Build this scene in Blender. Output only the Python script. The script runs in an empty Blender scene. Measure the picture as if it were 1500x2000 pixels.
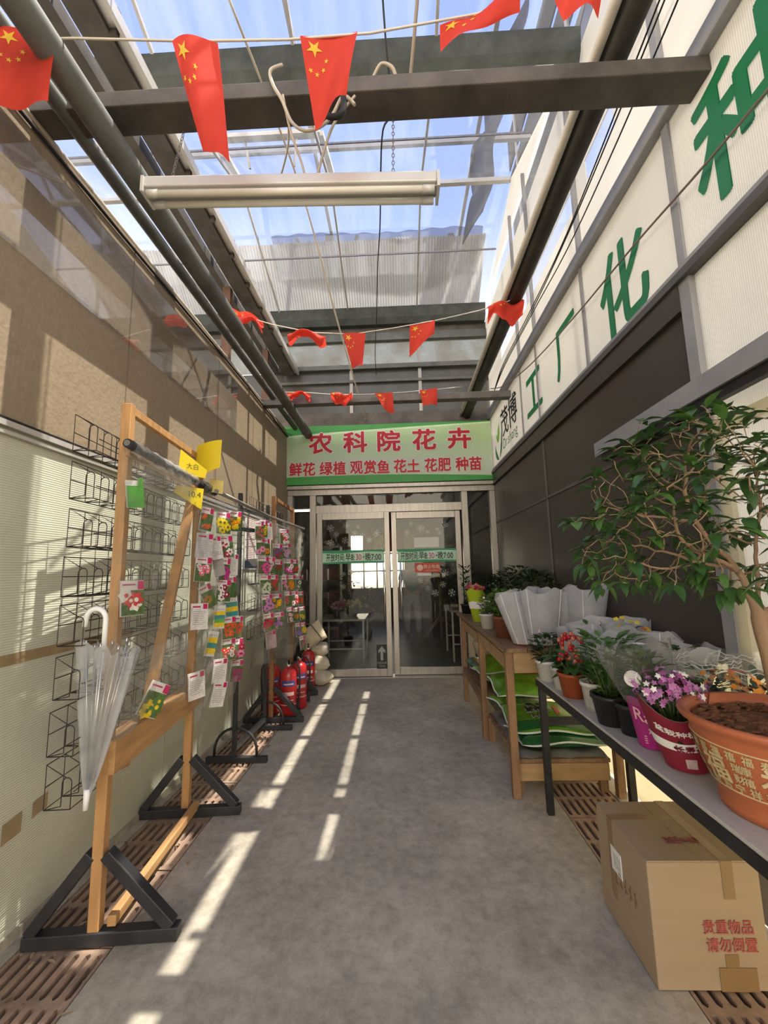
import bpy, bmesh, math, random
from mathutils import Vector as V, Matrix
from mathutils.geometry import tessellate_polygon
PI = math.pi
S = bpy.context.scene
COL = S.collection
random.seed(7)

# ------------------------------------------------------------------ camera
cam_d = bpy.data.cameras.new('camera')
cam_d.sensor_fit = 'VERTICAL'
cam_d.sensor_height = 36.0
cam_d.lens = 820 / 2000 * 36
cam_d.clip_start = 0.02
cam_d.clip_end = 300
cam = bpy.data.objects.new('camera', cam_d)
COL.objects.link(cam)
pitch, yaw, roll = 0.139310690, 0.0326856139, -0.0230253080
fw = V((-math.sin(yaw) * math.cos(pitch), math.cos(yaw) * math.cos(pitch), math.sin(pitch)))
r0 = V((math.cos(yaw), math.sin(yaw), 0))
u0 = r0.cross(fw)
rt = math.cos(roll) * r0 + math.sin(roll) * u0
up = -math.sin(roll) * r0 + math.cos(roll) * u0
m3 = Matrix((rt, up, -fw)).transposed()
cam.matrix_world = Matrix.Translation((0, 0, 1.45)) @ m3.to_4x4()
S.camera = cam

# ------------------------------------------------------------------ sky, sun, exposure
SUN_E = math.radians(66.5)
SUN_STRENGTH = 6.4
WORLD_STRENGTH = 1.0
EXPOSURE = 0.55
S.view_settings.view_transform = 'Standard'
S.view_settings.look = 'None'
S.view_settings.exposure = EXPOSURE
S.view_settings.gamma = 1
S.view_settings.use_curve_mapping = False
S.cycles.max_bounces = 12
S.cycles.transparent_max_bounces = 32
S.cycles.transmission_bounces = 8
S.cycles.diffuse_bounces = 6
S.cycles.caustics_reflective = False
S.cycles.caustics_refractive = False
S.cycles.sample_clamp_indirect = 6.0

w = bpy.data.worlds.new('sky')
S.world = w
w.use_nodes = True
nt = w.node_tree
nt.nodes.clear()
wo = nt.nodes.new('ShaderNodeOutputWorld')
bg = nt.nodes.new('ShaderNodeBackground')
bg.inputs['Strength'].default_value = WORLD_STRENGTH
tc = nt.nodes.new('ShaderNodeTexCoord')
sx = nt.nodes.new('ShaderNodeSeparateXYZ')
mr = nt.nodes.new('ShaderNodeMapRange')
mr.inputs['From Min'].default_value = -1
mr.inputs['From Max'].default_value = 1
rp = nt.nodes.new('ShaderNodeValToRGB')
el = rp.color_ramp.elements
el[0].position = 0.0
el[0].color = (.60, .52, .43, 1)
el[1].position = 1.0
el[1].color = (.28, .39, .86, 1)
for p, c in ((.48, (.85, .76, .62, 1)), (.5, (4.4, 3.7, 2.75, 1)), (.60, (3.9, 3.4, 2.7, 1)), (.71, (1.25, 1.22, 1.2, 1)), (.84, (.36, .48, .92, 1))):
    e = el.new(p)
    e.color = c
nt.links.new(tc.outputs['Generated'], sx.inputs[0])
nt.links.new(sx.outputs['Z'], mr.inputs['Value'])
nt.links.new(mr.outputs[0], rp.inputs['Fac'])
nt.links.new(rp.outputs['Color'], bg.inputs['Color'])
nt.links.new(bg.outputs[0], wo.inputs['Surface'])

sd = bpy.data.lights.new('sun', 'SUN')
sd.energy = SUN_STRENGTH
sd.color = (1.0, .93, .80)
sd.angle = math.radians(.4)
sun = bpy.data.objects.new('sun', sd)
COL.objects.link(sun)
sun.location = (6, 2, 14)
sun.rotation_euler = V((math.cos(SUN_E), 0, math.sin(SUN_E))).to_track_quat('Z', 'Y').to_euler()


# ------------------------------------------------------------------ materials
def _n(nt, t, **k):
    n = nt.nodes.new(t)
    for a, b in k.items():
        if hasattr(n, a):
            setattr(n, a, b)
        else:
            n.inputs[a].default_value = b
    return n


def mat(name, col, rough=.6, metal=0., var=.12, scale=9., bump=0., bscale=60., stretch=(1, 1, 1), spec=.4,
        col2=None, thr=None, transl=0., alpha=1., emit=None, coat=0., wave=None, fine=None):
    m = bpy.data.materials.new(name)
    m.use_nodes = True
    nt = m.node_tree
    nt.nodes.clear()
    L = nt.links.new
    out = _n(nt, 'ShaderNodeOutputMaterial')
    bs = _n(nt, 'ShaderNodeBsdfPrincipled')
    bs.inputs['Roughness'].default_value = rough
    bs.inputs['Metallic'].default_value = metal
    bs.inputs['Specular IOR Level'].default_value = spec
    bs.inputs['Coat Weight'].default_value = coat
    tc = _n(nt, 'ShaderNodeTexCoord')
    mp = _n(nt, 'ShaderNodeMapping')
    mp.inputs['Scale'].default_value = stretch
    L(tc.outputs['Object'], mp.inputs['Vector'])
    no = _n(nt, 'ShaderNodeTexNoise')
    no.inputs['Scale'].default_value = scale
    no.inputs['Detail'].default_value = 6
    no.inputs['Roughness'].default_value = .62
    L(mp.outputs[0], no.inputs['Vector'])
    rp = _n(nt, 'ShaderNodeValToRGB')
    a, b = rp.color_ramp.elements
    c = V(col[:3])
    lo = c * (1 - var)
    hi = c * (1 + var)
    a.position, b.position = thr or (.32, .70)
    if col2:
        lo, hi = V(col2[:3]), c
    a.color = (*lo, 1)
    b.color = (min(hi[0], 1), min(hi[1], 1), min(hi[2], 1), 1)
    L(no.outputs['Fac'], rp.inputs['Fac'])
    csock = rp.outputs['Color']
    hsock = None
    if fine:
        fn_ = _n(nt, 'ShaderNodeTexNoise')
        fn_.inputs['Scale'].default_value = fine[0]
        fn_.inputs['Detail'].default_value = 8
        fn_.inputs['Roughness'].default_value = .75
        L(mp.outputs[0], fn_.inputs['Vector'])
        fr_ = _n(nt, 'ShaderNodeMapRange')
        fr_.inputs['From Min'].default_value = .30
        fr_.inputs['From Max'].default_value = .62
        fr_.inputs['To Min'].default_value = 1 - fine[1]
        fr_.inputs['To Max'].default_value = 1
        L(fn_.outputs['Fac'], fr_.inputs['Value'])
        mx0 = _n(nt, 'ShaderNodeMix', data_type='RGBA', blend_type='MULTIPLY')
        mx0.inputs['Factor'].default_value = 1
        L(csock, mx0.inputs[6])
        L(fr_.outputs[0], mx0.inputs[7])
        csock = mx0.outputs[2]
    if wave:
        axis, wscale, amt = wave
        wv = _n(nt, 'ShaderNodeTexWave', wave_type='BANDS', bands_direction=axis)
        wv.inputs['Scale'].default_value = wscale
        L(tc.outputs['Object'], wv.inputs['Vector'])
        mx = _n(nt, 'ShaderNodeMix', data_type='RGBA', blend_type='MULTIPLY')
        mx.inputs['Factor'].default_value = amt
        L(csock, mx.inputs[6])
        L(wv.outputs['Color'], mx.inputs[7])
        csock = mx.outputs[2]
        hsock = wv.outputs['Fac']
    L(csock, bs.inputs['Base Color'])
    if bump or hsock:
        bp = _n(nt, 'ShaderNodeBump')
        bp.inputs['Strength'].default_value = bump or .3
        bp.inputs['Distance'].default_value = .01 if not hsock else .004
        if hsock and not bump:
            L(hsock, bp.inputs['Height'])
        else:
            n2 = _n(nt, 'ShaderNodeTexNoise')
            n2.inputs['Scale'].default_value = bscale
            n2.inputs['Detail'].default_value = 4
            L(mp.outputs[0], n2.inputs['Vector'])
            L(n2.outputs['Fac'], bp.inputs['Height'])
        L(bp.outputs[0], bs.inputs['Normal'])
    last = bs.outputs[0]
    if emit:
        bs.inputs['Emission Color'].default_value = (*col[:3], 1)
        bs.inputs['Emission Strength'].default_value = emit
    if transl:
        tr = _n(nt, 'ShaderNodeBsdfTranslucent')
        L(csock, tr.inputs['Color'])
        mx = _n(nt, 'ShaderNodeMixShader')
        mx.inputs[0].default_value = transl
        L(last, mx.inputs[1])
        L(tr.outputs[0], mx.inputs[2])
        last = mx.outputs[0]
    if alpha < 1:
        tp = _n(nt, 'ShaderNodeBsdfTransparent')
        mx = _n(nt, 'ShaderNodeMixShader')
        mx.inputs[0].default_value = alpha
        L(tp.outputs[0], mx.inputs[1])
        L(last, mx.inputs[2])
        last = mx.outputs[0]
    L(last, out.inputs['Surface'])
    return m


def glass(name, tint=(.9, .93, .95), dirt=.08, dcol=(.75, .78, .8), refl=1., ior=1.45, rough=.02, wrinkle=0., wscale=20., dscale=3., dstretch=(1, 1, 1)):
    """thin clear sheet: transparent + fresnel gloss + a film of dust"""
    m = bpy.data.materials.new(name)
    m.use_nodes = True
    nt = m.node_tree
    nt.nodes.clear()
    L = nt.links.new
    out = _n(nt, 'ShaderNodeOutputMaterial')
    tp = _n(nt, 'ShaderNodeBsdfTransparent')
    tp.inputs['Color'].default_value = (*tint, 1)
    gl = _n(nt, 'ShaderNodeBsdfGlossy')
    gl.inputs['Roughness'].default_value = rough
    fr = _n(nt, 'ShaderNodeFresnel')
    ge = _n(nt, 'ShaderNodeNewGeometry')
    mi = _n(nt, 'ShaderNodeMapRange')      # same fresnel from both faces of the sheet
    mi.inputs['To Min'].default_value = ior
    mi.inputs['To Max'].default_value = 1 / ior
    L(ge.outputs['Backfacing'], mi.inputs['Value'])
    L(mi.outputs[0], fr.inputs['IOR'])
    ml = _n(nt, 'ShaderNodeMath', operation='MULTIPLY')
    ml.inputs[1].default_value = refl
    L(fr.outputs[0], ml.inputs[0])
    m1 = _n(nt, 'ShaderNodeMixShader')
    L(ml.outputs[0], m1.inputs[0])
    L(tp.outputs[0], m1.inputs[1])
    L(gl.outputs[0], m1.inputs[2])
    tc = _n(nt, 'ShaderNodeTexCoord')
    mp = _n(nt, 'ShaderNodeMapping')
    mp.inputs['Scale'].default_value = dstretch
    L(tc.outputs['Object'], mp.inputs['Vector'])
    no = _n(nt, 'ShaderNodeTexNoise')
    no.inputs['Scale'].default_value = dscale
    no.inputs['Detail'].default_value = 5
    L(mp.outputs[0], no.inputs['Vector'])
    rm = _n(nt, 'ShaderNodeMapRange')
    rm.inputs['From Min'].default_value = .35
    rm.inputs['From Max'].default_value = .75
    rm.inputs['To Min'].default_value = dirt * .35
    rm.inputs['To Max'].default_value = dirt * 1.8
    L(no.outputs['Fac'], rm.inputs['Value'])
    df = _n(nt, 'ShaderNodeBsdfDiffuse')
    df.inputs['Color'].default_value = (*dcol, 1)
    tl = _n(nt, 'ShaderNodeBsdfTranslucent')
    tl.inputs['Color'].default_value = (*dcol, 1)
    md = _n(nt, 'ShaderNodeMixShader')
    md.inputs[0].default_value = .5
    L(df.outputs[0], md.inputs[1])
    L(tl.outputs[0], md.inputs[2])
    m2 = _n(nt, 'ShaderNodeMixShader')
    L(rm.outputs[0], m2.inputs[0])
    L(m1.outputs[0], m2.inputs[1])
    L(md.outputs[0], m2.inputs[2])
    if wrinkle:
        bp = _n(nt, 'ShaderNodeBump')
        bp.inputs['Strength'].default_value = wrinkle
        bp.inputs['Distance'].default_value = .02
        n2 = _n(nt, 'ShaderNodeTexNoise')
        n2.inputs['Scale'].default_value = wscale
        n2.inputs['Detail'].default_value = 3
        L(mp.outputs[0], n2.inputs['Vector'])
        L(n2.outputs['Fac'], bp.inputs['Height'])
        L(bp.outputs[0], gl.inputs['Normal'])
        L(bp.outputs[0], fr.inputs['Normal'])
    L(m2.outputs[0], out.inputs['Surface'])
    return m


# ------------------------------------------------------------------ mesh builder
class MB:
    def __init__(s):
        s.v, s.f, s.m, s.s = [], [], [], []

    def add(s, vs, fs, m=0, sm=False):
        n = len(s.v)
        s.v += [tuple(v) for v in vs]
        for f in fs:
            s.f.append(tuple(i + n for i in f))
            s.m.append(m)
            s.s.append(sm)
        return s

    def box(s, x0, x1, y0, y1, z0, z1, m=0):
        return s.add([(x0, y0, z0), (x1, y0, z0), (x1, y1, z0), (x0, y1, z0), (x0, y0, z1), (x1, y0, z1), (x1, y1, z1), (x0, y1, z1)],
                     [(3, 2, 1, 0), (4, 5, 6, 7), (0, 1, 5, 4), (1, 2, 6, 5), (2, 3, 7, 6), (3, 0, 4, 7)], m)

    def beam(s, a, b, w, h, m=0, up=(0, 0, 1)):
        a, b = V(a), V(b)
        d = (b - a).normalized()
        u = V(up)
        if abs(d.dot(u)) > .98:
            u = V((0, 1, 0))
        x = d.cross(u).normalized()
        z = x.cross(d)
        vs = []
        for p in (a, b):
            for i, j in ((-1, -1), (1, -1), (1, 1), (-1, 1)):
                vs.append(p + x * (w / 2 * i) + z * (h / 2 * j))
        return s.add(vs, [(0, 1, 2, 3), (7, 6, 5, 4), (0, 4, 5, 1), (1, 5, 6, 2), (2, 6, 7, 3), (3, 7, 4, 0)], m)

    def tube(s, pts, r, n=6, m=0, cap=True, closed=False):
        pts = [V(p) for p in pts]
        k = len(pts)
        rs = r if isinstance(r, (list, tuple)) else [r] * k
        vs, fs = [], []
        prev = None
        for i, p in enumerate(pts):
            if closed:
                t = (pts[(i + 1) % k] - pts[i - 1]).normalized()
            else:
                t = (pts[min(i + 1, k - 1)] - pts[max(i - 1, 0)])
                t = t.normalized() if t.length > 1e-9 else V((0, 0, 1))
            if prev is None:
                q = V((0, 0, 1)) if abs(t.z) < .9 else V((1, 0, 0))
                x = t.cross(q).normalized()
            else:
                x = (prev - t * prev.dot(t))
                x = x.normalized() if x.length > 1e-6 else t.orthogonal().normalized()
            prev = x
            y = t.cross(x)
            for j in range(n):
                a = 2 * PI * j / n
                vs.append(p + (x * math.cos(a) + y * math.sin(a)) * rs[i])
        rng = k if closed else k - 1
        for i in range(rng):
            i2 = (i + 1) % k
            for j in range(n):
                j2 = (j + 1) % n
                fs.append((i * n + j, i * n + j2, i2 * n + j2, i2 * n + j))
        s.add(vs, fs, m, n > 4)
        if cap and not closed:
            b = len(s.v) - len(vs)
            s.f += [tuple(b + j for j in reversed(range(n))), tuple(b + (k - 1) * n + j for j in range(n))]
            s.m += [m, m]
            s.s += [False, False]
        return s

    def lathe(s, prof, c=(0, 0, 0), n=24, m=0, wob=None, sm=True, cap0=True, cap1=False):
        vs, fs = [], []
        for r, z in prof:
            for j in range(n):
                a = 2 * PI * j / n
                rr = r if wob is None else r + wob(a, z)
                vs.append((c[0] + rr * math.cos(a), c[1] + rr * math.sin(a), c[2] + z))
        k = len(prof)
        for i in range(k - 1):
            for j in range(n):
                j2 = (j + 1) % n
                fs.append((i * n + j, i * n + j2, (i + 1) * n + j2, (i + 1) * n + j))
        if cap0:
            fs.append(tuple(reversed(range(n))))
        if cap1:
            fs.append(tuple((k - 1) * n + j for j in range(n)))
        return s.add(vs, fs, m, sm)

    def sheet(s, fn, nu, nv, m=0, sm=True):
        vs = [fn(i / nu, j / nv) for j in range(nv + 1) for i in range(nu + 1)]
        fs = [(j * (nu + 1) + i, j * (nu + 1) + i + 1, (j + 1) * (nu + 1) + i + 1, (j + 1) * (nu + 1) + i) for j in range(nv) for i in range(nu)]
        return s.add(vs, fs, m, sm)

    def blob(s, c, rx, ry, rz, nu=10, nv=7, m=0, jit=0., rnd=random, zc=None):
        vs, fs = [], []
        c = V(c)
        vs.append(c + V((0, 0, -rz)))
        for i in range(1, nv):
            p = PI * i / nv
            for j in range(nu):
                a = 2 * PI * j / nu
                k = 1 + jit * (rnd.random() - .5)
                q = V((rx * math.sin(p) * math.cos(a), ry * math.sin(p) * math.sin(a), -rz * math.cos(p))) * k
                vs.append(c + q)
        vs.append(c + V((0, 0, rz)))
        for j in range(nu):
            fs.append((0, 1 + (j + 1) % nu, 1 + j))
        for i in range(nv - 2):
            for j in range(nu):
                j2 = (j + 1) % nu
                fs.append((1 + i * nu + j, 1 + i * nu + j2, 1 + (i + 1) * nu + j2, 1 + (i + 1) * nu + j))
        t = len(vs) - 1
        for j in range(nu):
            fs.append((t, 1 + (nv - 2) * nu + j, 1 + (nv - 2) * nu + (j + 1) % nu))
        return s.add(vs, fs, m, True)

    def poly(s, pts, m=0):
        return s.add(pts, [tuple(range(len(pts)))], m)

    def ngon2(s, pts2, o, x, y, m=0):
        """concave outline on a plane, triangulated"""
        o, x, y = V(o), V(x), V(y)
        tri = tessellate_polygon([[V((p[0], p[1], 0)) for p in pts2]])
        return s.add([o + x * p[0] + y * p[1] for p in pts2], [tuple(t) for t in tri], m)

    def disc(s, c, nrm, r, n=10, m=0, petals=0, depth=.25, rot=0):
        nrm = V(nrm).normalized()
        x = nrm.orthogonal().normalized()
        y = nrm.cross(x)
        c = V(c)
        vs = [c + nrm * r * .12]
        for j in range(n):
            a = 2 * PI * j / n + rot
            k = r * (1 - depth * (.5 - .5 * math.cos(petals * (a - rot)))) if petals else r
            vs.append(c + (x * math.cos(a) + y * math.sin(a)) * k)
        return s.add(vs, [(0, 1 + j, 1 + (j + 1) % n) for j in range(n)], m)

    def leaf(s, p, d, up, ln, wd, m=0, droop=.25, fold=.15):
        """pointed leaf with a midrib fold and a drooping tip"""
        p, d = V(p), V(d).normalized()
        x = d.cross(V(up))
        x = x.normalized() if x.length > 1e-4 else d.orthogonal().normalized()
        z = x.cross(d)
        st = ((0, .06), (.2, .62), (.45, 1.), (.72, .72), (1., .0))
        vs = []
        for t, ww in st:
            b = p + d * (ln * t) - z * (droop * ln * t * t)
            e = z * (fold * wd * ww)
            vs += [b - x * (wd / 2 * ww) + e, b, b + x * (wd / 2 * ww) + e]
        fs = []
        for i in range(4):
            a = i * 3
            fs += [(a, a + 1, a + 4, a + 3), (a + 1, a + 2, a + 5, a + 4)]
        return s.add(vs, fs, m, True)

    def build(s, name, mats, parent=None, local=False, bevel=0):
        mats = mats if isinstance(mats, (list, tuple)) else [mats]
        if parent is not None:
            base = V((0, 0, 0)) if local else ORG[parent.name]
        else:
            if s.v:
                xs, ys, zs = zip(*s.v)
                base = V(((min(xs) + max(xs)) / 2, (min(ys) + max(ys)) / 2, min(zs)))
            else:
                base = V((0, 0, 0))
        me = bpy.data.meshes.new(name)
        me.from_pydata([V(v) - base for v in s.v], [], s.f)
        for k in mats:
            me.materials.append(k)
        me.polygons.foreach_set('material_index', s.m)
        me.polygons.foreach_set('use_smooth', s.s)
        me.update()
        o = bpy.data.objects.new(name, me)
        COL.objects.link(o)
        if parent is not None:
            o.parent = parent
            ORG[o.name] = base
        else:
            o.location = base
            ORG[o.name] = base
        if bevel:
            b = o.modifiers.new('bevel', 'BEVEL')
            b.width = bevel
            b.segments = 2
            b.limit_method = 'ANGLE'
        return o


ORG = {}


def thing(name, label, cat, loc=(0, 0, 0), group=None):
    o = bpy.data.objects.new(name, None)
    o.empty_display_size = .05
    COL.objects.link(o)
    o.location = loc
    ORG[o.name] = V(loc)
    return tag(o, label, cat, group)


def tag(o, label, cat, group=None):
    o['label'] = label
    o['category'] = cat
    if group:
        o['group'] = group
    return o


def struct(mb, name, mats, parent=None, bevel=0):
    o = mb.build(name, mats, parent, bevel=bevel)
    if parent is None:
        o['kind'] = 'structure'
    return o


def copy_tree(o, loc=None, rz=None, label=None, group=None, parent=None, scale=None):
    c = o.copy()
    COL.objects.link(c)
    if parent is not None:
        c.parent = parent
    for ch in [k for k in bpy.data.objects if k.parent == o]:
        copy_tree(ch, parent=c)
    if loc is not None:
        c.location = loc
    if rz is not None:
        c.rotation_euler = (0, 0, rz)
    if scale is not None:
        c.scale = (scale,) * 3
    if label:
        c['label'] = label
    if group:
        c['group'] = group
    return c


_tc = {}


def glyphs(body):
    k = body
    if k not in _tc:
        cu = bpy.data.curves.new('lettering', 'FONT')
        cu.body = body
        cu.size = 1
        cu.resolution_u = 3
        o = bpy.data.objects.new('lettering', cu)
        COL.objects.link(o)
        dg = bpy.context.evaluated_depsgraph_get()
        dg.update()
        me = bpy.data.meshes.new_from_object(o.evaluated_get(dg))
        _tc[k] = ([tuple(v.co) for v in me.vertices], [tuple(p.vertices) for p in me.polygons])
        bpy.data.objects.remove(o)
        bpy.data.curves.remove(cu)
        bpy.data.meshes.remove(me)
    return _tc[k]


def text_mb(mb, body, size, o, x, y, m=0, offset=0., sx=1., centre=True, warp=None, slant=0., sh=None, lift=0.):
    if offset and sh is None:      # bold strokes: the outline laid down again a little to every side
        for k in range(8):
            text_mb(mb, body, size, o, x, y, m, 0., sx, centre, warp, slant, (offset * math.cos(k * PI / 4), offset * math.sin(k * PI / 4)), .0003 * k)
        return text_mb(mb, body, size, o, x, y, m, 0., sx, centre, warp, slant, (0, 0), .0024)
    vs, fs = glyphs(body)
    if not vs:
        return mb
    xs = [v[0] for v in vs]
    ys = [v[1] for v in vs]
    cx = (min(xs) + max(xs)) / 2 if centre else min(xs)
    cy = (min(ys) + max(ys)) / 2 if centre else 0
    if sh:
        vs = [(v[0] + sh[0], v[1] + sh[1], 0) for v in vs]
    o, x, y = V(o), V(x), V(y)
    if warp:
        out = []
        for v in vs:
            px, py = (v[0] - cx) * size * sx, (v[1] - cy) * size
            p = V(warp(px, py))
            if lift:
                n = (V(warp(px + .002, py)) - p).cross(V(warp(px, py + .002)) - p)
                p = p + n.normalized() * lift
            out.append(p)
        return mb.add(out, fs, m)
    n = x.cross(y)
    return mb.add([o + n * lift + x * (((v[0] - cx) * sx + slant * (v[1] - cy)) * size) + y * ((v[1] - cy) * size) for v in vs], fs, m)


def sag(a, b, d, n=12):
    a, b = V(a), V(b)
    return [a.lerp(b, i / n) - V((0, 0, d * 4 * (i / n) * (1 - i / n))) for i in range(n + 1)]
# ------------------------------------------------------------------ the setting
WL, WR, YB = -1.62, 1.42, 6.1
X3, Y3, Z3 = (1, 0, 0), (0, 1, 0), (0, 0, 1)
M_conc = mat('worn_concrete', (.465, .418, .338), .62, var=.24, scale=2.6, bump=.10, bscale=90, spec=.35, fine=(16, .38))
M_conc_dark = mat('drain_channel_concrete', (.10, .085, .07), .9, var=.3)
M_stucco = mat('brown_stucco', (.30, .232, .155), .55, var=.10, scale=1.5, bump=.35, bscale=42, spec=.45, fine=(30, .22))
M_green_poly = mat('pale_green_polycarbonate', (.60, .61, .49), .35, var=.10, scale=1.2, wave=('Z', 30, .18), spec=.5)
M_alu = mat('brushed_aluminium', (.33, .31, .285), .38, .75, var=.16, scale=5, stretch=(6, 6, .6))
M_alu_pale = mat('pale_aluminium', (.62, .60, .57), .4, .5, var=.12, scale=5)
M_grey = mat('galvanised_grey_steel', (.135, .14, .13), .6, .3, var=.3, scale=4, stretch=(1, 1, 1))
M_greypaint = mat('grey_primer_steel', (.30, .30, .31), .55, .1, var=.14, scale=4)
M_rust = mat('weathered_brown_steel', (.105, .092, .08), .62, .15, var=.35, scale=5)
M_black = mat('black_painted_steel', (.022, .022, .024), .45, .2, var=.35, scale=12)
M_blackrub = mat('black_rubber', (.02, .02, .021), .7, var=.2)
M_dark = mat('dark_brown_panel', (.058, .048, .040), .42, var=.14, scale=2, bump=.04, bscale=200, stretch=(1, 1, .5), spec=.35)
M_white_poly = mat('milky_polycarbonate_fluted', (.78, .77, .735), .35, var=.06, scale=1.2, transl=.44, wave=('Y', 30, .13))
M_white_poly2 = mat('milky_polycarbonate', (.78, .77, .735), .3, var=.07, scale=1.0, transl=.44)
M_cream = mat('cream_translucent_sheet', (.88, .83, .66), .5, var=.08, scale=2, transl=.6)
M_roofglass = glass('dusty_roof_glass', (.92, .93, .95), .13, (.70, .74, .82), dstretch=(3, .5, .5), dscale=2.2, refl=.7)
M_clearglass = glass('door_glass', (.82, .84, .82), .015, (.5, .5, .48), refl=.8)
M_film = glass('clear_film', (.95, .95, .95), .14, (.85, .85, .82), rough=.12, wrinkle=.5, wscale=14)
M_reflsheet = glass('clear_acrylic', (.97, .97, .98), .03, (.7, .72, .75), refl=2.4, rough=.03)

# floor with two drain channels
mb = MB()
for x0, x1 in ((WL - .1, -1.55), (-1.17, .95), (1.33, WR + .1)):
    mb.box(x0, x1, -3.2, 6.25, -.12, 0)
struct(mb, 'floor', M_conc)
mb = MB()
for x0, x1 in ((-1.55, -1.17), (.95, 1.33)):
    mb.box(x0, x1, -3.2, 6.25, -.2, -.12)
struct(mb, 'trim_1', M_conc_dark)

# left wall: stucco panel above, pale green sheet below
mb = MB()
mb.box(WL - .09, WL, -.9, YB, 2.10, 3.53)
struct(mb, 'wall_left', M_stucco)
mb = MB()
mb.box(WL - .06, WL + .004, -.9, YB, 0.0, 2.08)
struct(mb, 'wall_left_lower', M_green_poly)
mb = MB()
mb.box(WL - .02, WL + .03, -.9, YB, 2.075, 2.10, 0)
mb.box(WL - .02, WL + .018, -.9, YB, 2.10, 2.116, 1)
mb.box(WL - .02, WL + .022, -.9, YB, 2.045, 2.06, 0)
struct(mb, 'trim_2', [M_alu_pale, M_black])
mb = MB()
mb.box(WL - .02, WL + .02, -.9, YB, 0, .035, 0)
struct(mb, 'baseboard_left', mat('grimy_kick_strip', (.36, .33, .26), .7, var=.3))
mb = MB()
for y in (2.95, 4.02, 5.1):
    mb.box(WL + .0035, WL + .0065, y, y + .012, 0.03, 2.045)
struct(mb, 'trim_3', mat('sheet_joint', (.42, .42, .34), .6))
mb = MB()
for y, z0, z1 in ((2.35, 2.12, 3.52), (3.62, 2.12, 3.52), (4.55, 2.12, 3.52)):
    mb.box(WL - .001, WL + .003, y, y + .006, z0, z1)
struct(mb, 'trim_4', mat('rust_stained_joint', (.19, .14, .09), .7))

# right wall
mb = MB()
mb.box(WR, WR + .03, -.9, YB, .04, 1.03)
struct(mb, 'wall_right_lower', M_cream)
mb = MB()
mb.box(WR, WR + .04, 1.93, YB, 1.06, 2.84, 0)
struct(mb, 'wall_right', M_dark)
M_seam = mat('dull_grey_seam', (.13, .115, .10), .6)
mb = MB()
mb.box(WR - .03, WR, 1.93, YB, 2.66, 2.80, 1)
mb.box(WR - .045, WR, 1.93, YB, 1.02, 1.075, 1)
mb.box(WR - .008, WR, 1.95, YB, 2.09, 2.115, 0)
mb.box(WR - .010, WR, 3.955, 3.98, 1.075, 2.80, 0)
struct(mb, 'trim_5', [M_seam, M_dark])
mb = MB()
mb.box(WR - .03, WR + .03, -.9, YB, 2.84, 2.875, 0)
mb.box(WR - .045, WR + .03, -.9, YB, 2.80, 2.84, 1)
struct(mb, 'trim_6', [M_greypaint, mat('dark_ledge', (.09, .085, .08), .5)])
mb = MB()
mb.box(WR, WR + .012, -.9, YB, 2.875, 3.66)
struct(mb, 'wall_right_sign_band', M_white_poly)
mb = MB()
mb.box(WR - .05, WR + .05, -.9, YB, 3.66, 3.76)
struct(mb, 'trim_7', M_greypaint, bevel=.012)
mb = MB()
for y, z0, z1, t in ((2.92, 2.875, 5.2, .034), (3.98, 2.875, 5.6, .022), (4.52, 2.875, 5.6, .022), (1.90, 2.875, 5.3, .05), (.86, 2.875, 5.3, .034)):
    mb.box(WR - .012, WR + .02, y - t / 2, y + t / 2, z0, z1)
struct(mb, 'trim_8', M_greypaint)
mb = MB()   # milky upper panes, with gaps left for the added sun slits
mb.box(WR + .02, WR + .03, -.9, YB, 3.76, 4.22, 0)
mb.box(WR + .02, WR + .03, -.9, YB, 4.40, 5.25, 0)
for ya, yb in ((-.9, 2.35), (2.75, 2.95), (5.35, YB)):
    mb.box(WR + .02, WR + .03, ya, yb, 4.22, 4.40, 0)
for ya, yb, yc in ((-.75, .95, 2.7), (2.7, 4.4, YB)):
    mb.poly([(WR + .025, ya + .2, 5.442), (WR + .025, yc - .2, 5.442), (WR + .025, yb, 6.0)])
struct(mb, 'wall_right_upper', M_white_poly2)
mb = MB()  # clear slits added to let direct sun through as floor streaks
mb.box(WR + .022, WR + .028, 2.35, 5.35, 4.22, 4.40, 0)
for ya, yb, yc in ((-.75, .95, 2.7), (2.7, 4.4, YB)):
    mb.poly([(WR + .025, ya, 5.25), (WR + .025, yc, 5.25), (WR + .025, yc, 5.36), (WR + .025, yc - .2, 5.44), (WR + .025, ya + .2, 5.44), (WR + .025, ya, 5.36)])
struct(mb, 'added_sun_slits', M_roofglass)
mb = MB()   # near white part of the wall
mb.box(WR + .01, WR + .022, -.9, 1.86, 1.0, 2.84)
struct(mb, 'wall_right_near', M_white_poly)
mb = MB()
mb.box(WR - .02, WR + .05, 1.86, 1.93, .04, 2.84, 0)
mb.box(WR - .012, WR + .03, -.9, 1.86, 2.02, 2.07, 1)
mb.box(WR - .012, WR + .03, -.9, 1.86, 1.0, 1.06, 1)
mb.box(WR - .012, WR + .03, 1.80, 1.86, 1.06, 2.02, 1)
struct(mb, 'trim_9', [M_greypaint, M_cream])
mb = MB()
mb.box(WR - .10, WR - .06, .5, 2.76, 2.165, 2.255, 0)
mb.box(WR - .06, WR + .0, .8, .84, 2.19, 2.23, 0)
mb.box(WR - .06, WR + .0, 2.5, 2.54, 2.19, 2.23, 0)
mb.box(WR - .085, WR - .05, .5, 2.70, 2.12, 2.165, 1)
o = mb.build('sliding_door_rail', [M_greypaint, M_black])
tag(o, 'grey steel sliding rail fixed along the dark right wall above the tree', 'rail')

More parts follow.
